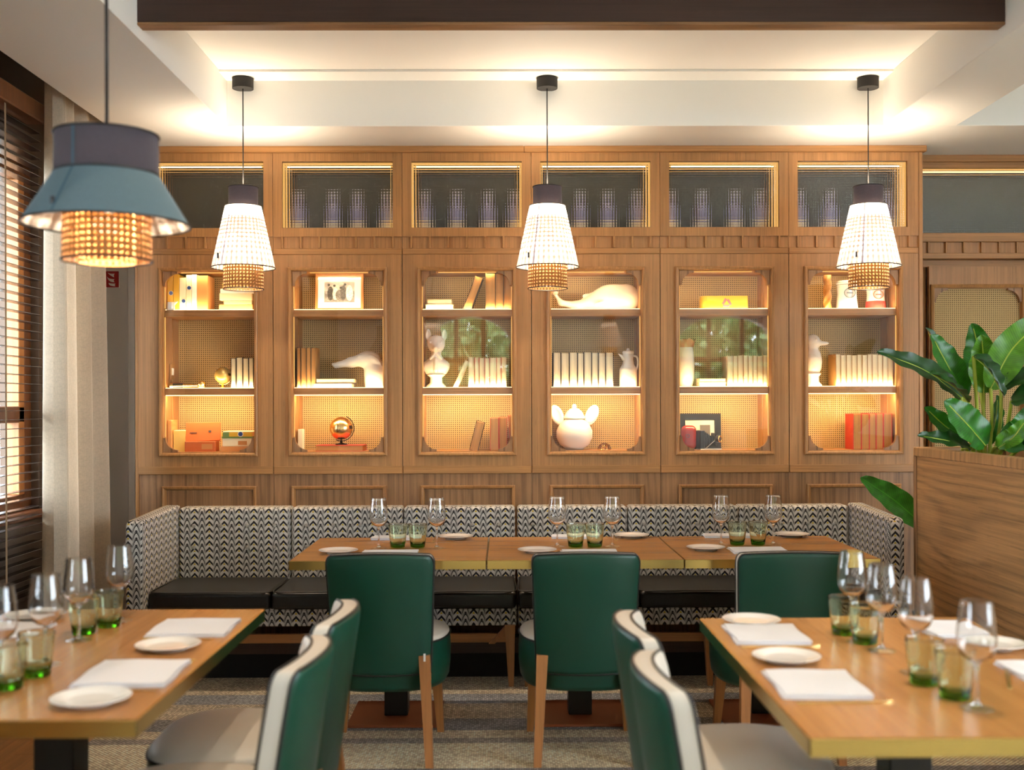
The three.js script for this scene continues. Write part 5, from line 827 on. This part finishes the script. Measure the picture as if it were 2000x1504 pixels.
{
  const pl = thing('banana_plant', 'banana plant with broad green leaves growing from the planter box', 'plant', [2.23, 1.112, -5.22]); const o = V(2.23, 1.112, -5.22), rel = (x, y, z) => V(x, y, z).sub(o);
  // [stem foot dx, blade start, via, tip, half width, fold, twist, material]
  const L = [
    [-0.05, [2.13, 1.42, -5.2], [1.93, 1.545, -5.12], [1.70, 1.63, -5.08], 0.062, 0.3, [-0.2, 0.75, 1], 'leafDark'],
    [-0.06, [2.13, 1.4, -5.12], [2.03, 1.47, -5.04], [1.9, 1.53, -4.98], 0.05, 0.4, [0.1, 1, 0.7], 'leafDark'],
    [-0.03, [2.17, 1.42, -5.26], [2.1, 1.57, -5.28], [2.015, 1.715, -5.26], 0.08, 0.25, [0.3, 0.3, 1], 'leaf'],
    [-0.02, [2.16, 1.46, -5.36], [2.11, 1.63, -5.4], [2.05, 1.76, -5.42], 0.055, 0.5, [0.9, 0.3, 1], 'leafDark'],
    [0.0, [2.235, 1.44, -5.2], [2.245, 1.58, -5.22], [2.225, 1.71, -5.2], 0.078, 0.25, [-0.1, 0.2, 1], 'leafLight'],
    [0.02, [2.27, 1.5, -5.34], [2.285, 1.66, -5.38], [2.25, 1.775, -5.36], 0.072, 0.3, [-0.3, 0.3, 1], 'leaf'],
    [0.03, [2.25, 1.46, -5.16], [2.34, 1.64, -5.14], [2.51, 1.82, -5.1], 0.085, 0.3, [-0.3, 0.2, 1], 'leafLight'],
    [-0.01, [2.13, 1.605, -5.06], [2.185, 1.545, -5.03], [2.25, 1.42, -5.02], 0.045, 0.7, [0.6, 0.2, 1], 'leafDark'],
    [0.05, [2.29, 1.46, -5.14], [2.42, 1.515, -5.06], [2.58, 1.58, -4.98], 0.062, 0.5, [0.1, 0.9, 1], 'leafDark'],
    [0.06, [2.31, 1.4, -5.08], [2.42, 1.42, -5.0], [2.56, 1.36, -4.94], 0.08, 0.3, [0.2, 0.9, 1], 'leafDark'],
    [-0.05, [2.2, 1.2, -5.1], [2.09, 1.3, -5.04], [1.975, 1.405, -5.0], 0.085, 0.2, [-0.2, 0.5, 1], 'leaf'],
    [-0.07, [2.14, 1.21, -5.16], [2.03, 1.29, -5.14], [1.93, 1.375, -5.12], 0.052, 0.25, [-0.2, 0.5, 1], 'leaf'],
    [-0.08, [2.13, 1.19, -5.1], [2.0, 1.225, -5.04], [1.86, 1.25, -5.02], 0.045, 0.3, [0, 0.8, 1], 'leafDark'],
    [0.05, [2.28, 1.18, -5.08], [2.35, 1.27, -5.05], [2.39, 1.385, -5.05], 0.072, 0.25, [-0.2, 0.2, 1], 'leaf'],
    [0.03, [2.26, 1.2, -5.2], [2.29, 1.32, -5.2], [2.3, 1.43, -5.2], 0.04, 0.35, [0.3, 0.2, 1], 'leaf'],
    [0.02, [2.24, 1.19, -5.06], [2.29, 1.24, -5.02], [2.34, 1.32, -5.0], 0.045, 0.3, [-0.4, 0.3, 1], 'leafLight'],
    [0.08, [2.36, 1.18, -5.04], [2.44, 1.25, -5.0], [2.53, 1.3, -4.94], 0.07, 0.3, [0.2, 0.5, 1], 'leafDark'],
  ];
  for (const [dx, a, b, c, w, f, tw, m] of L) {
    const A = rel(...a), B = rel(...b), D = rel(...c), mid = A.clone().lerp(V(dx, 0, 0), 0.5).add(V(dx * 0.3, 0.03, 0.01));
    const lf = mesh('leaf', leafGeo([A, A.clone().lerp(B, 0.55).add(V(0, 0.008, 0)), B, D], w, f, tw), M[m], pl);
    mesh('midrib', tube([A, B, B.clone().lerp(D, 0.8)].map((q) => q.clone().add(V(0, -0.002, 0))), 0.0028, 20, 6), M.stem, lf);
    mesh('stem', tube([V(dx, -0.02, 0.005), mid, A], 0.0085, 16, 8), M.stem, pl);
  }
}
{ // second plant standing on the floor behind the planter
  const pl = thing('floor_plant', 'single banana leaf reaching out from a pot behind the planter box', 'plant', [2.28, 0, -5.9]); mesh('pot', lathe([[0, 0], [0.1, 0], [0.125, 0.25], [0.13, 0.28], [0.12, 0.28], [0.11, 0.24], [0, 0.24]], 32), M.steel, pl);
  const A = V(-0.06, 0.74, 0.02), B = V(-0.22, 0.88, 0.0), D = V(-0.39, 1.0, -0.02); mesh('leaf', leafGeo([A, A.clone().lerp(B, 0.5), B, D], 0.075, 0.25, [-0.2, 0.5, 1]), M.leaf, pl); mesh('stem', tube([V(0, 0.23, 0), V(0.0, 0.5, 0.01), A], 0.008, 16, 8), M.stem, pl);
  const E = V(0.06, 0.7, -0.02), F = V(0.14, 0.82, -0.04), G = V(0.2, 0.93, -0.05); mesh('leaf', leafGeo([E, E.clone().lerp(F, 0.5), F, G], 0.05, 0.3, [0.2, 0.4, 1]), M.leafDark, pl); mesh('stem', tube([V(0.01, 0.23, 0), V(0.03, 0.5, 0), E], 0.008, 16, 8), M.stem, pl);
}
// ============================================================ OUTDOORS: ground and two trees seen only as reflections of the near windows
struct('ground', bx(-30, 30, -0.6, -0.35, -30, 30, 0), std({ color: C('#9a9a92'), roughness: 1 }), 'pale paved ground outside the windows');
[[3.9, 6.9, 'leafy tree outside the right arched window'], [-0.9, 10.5, 'leafy tree outside the left arched window']].forEach(([x, z, label]) => {
  const t = thing('street_tree', label, 'tree', [x, -0.35, z], 0, 'trees outside the near windows'); mesh('trunk', tube([V(0, 0, 0), V(0.05, 1.2, 0), V(-0.05, 2.6, 0.05)], 0.09, 20, 8), std({ color: C('#5b4a3a'), roughness: 1 }), t);
  const lg = new THREE.PlaneGeometry(0.2, 0.1, 2, 1); { const p = lg.attributes.position; for (let i = 0; i < p.count; i++) if (Math.abs(p.getX(i)) < 0.01) p.setZ(i, 0.02); lg.computeVertexNormals(); }
  const N = 6000, im = new THREE.InstancedMesh(lg, phy({ color: C('#a9c888'), roughness: 0.7, transmission: 0.4, thickness: 0, side: THREE.DoubleSide }), N), mt = new THREE.Matrix4(), q = new THREE.Quaternion(), s = V(1, 1, 1);
  for (let i = 0; i < N; i++) { const a = rnd() * 6.283, ph = Math.acos(2 * rnd() - 1), r = Math.cbrt(rnd()); q.setFromEuler(new THREE.Euler(rnd() * 6, rnd() * 6, rnd() * 6)); mt.compose(V(Math.cos(a) * Math.sin(ph) * r * 2.3, 3.1 + Math.cos(ph) * r * 1.8, Math.sin(a) * Math.sin(ph) * r * 1.3), q, s); im.setMatrixAt(i, mt); }
  im.name = 'foliage'; im.userData.kind = 'stuff'; t.add(im);
});

renderer.render(scene, camera);
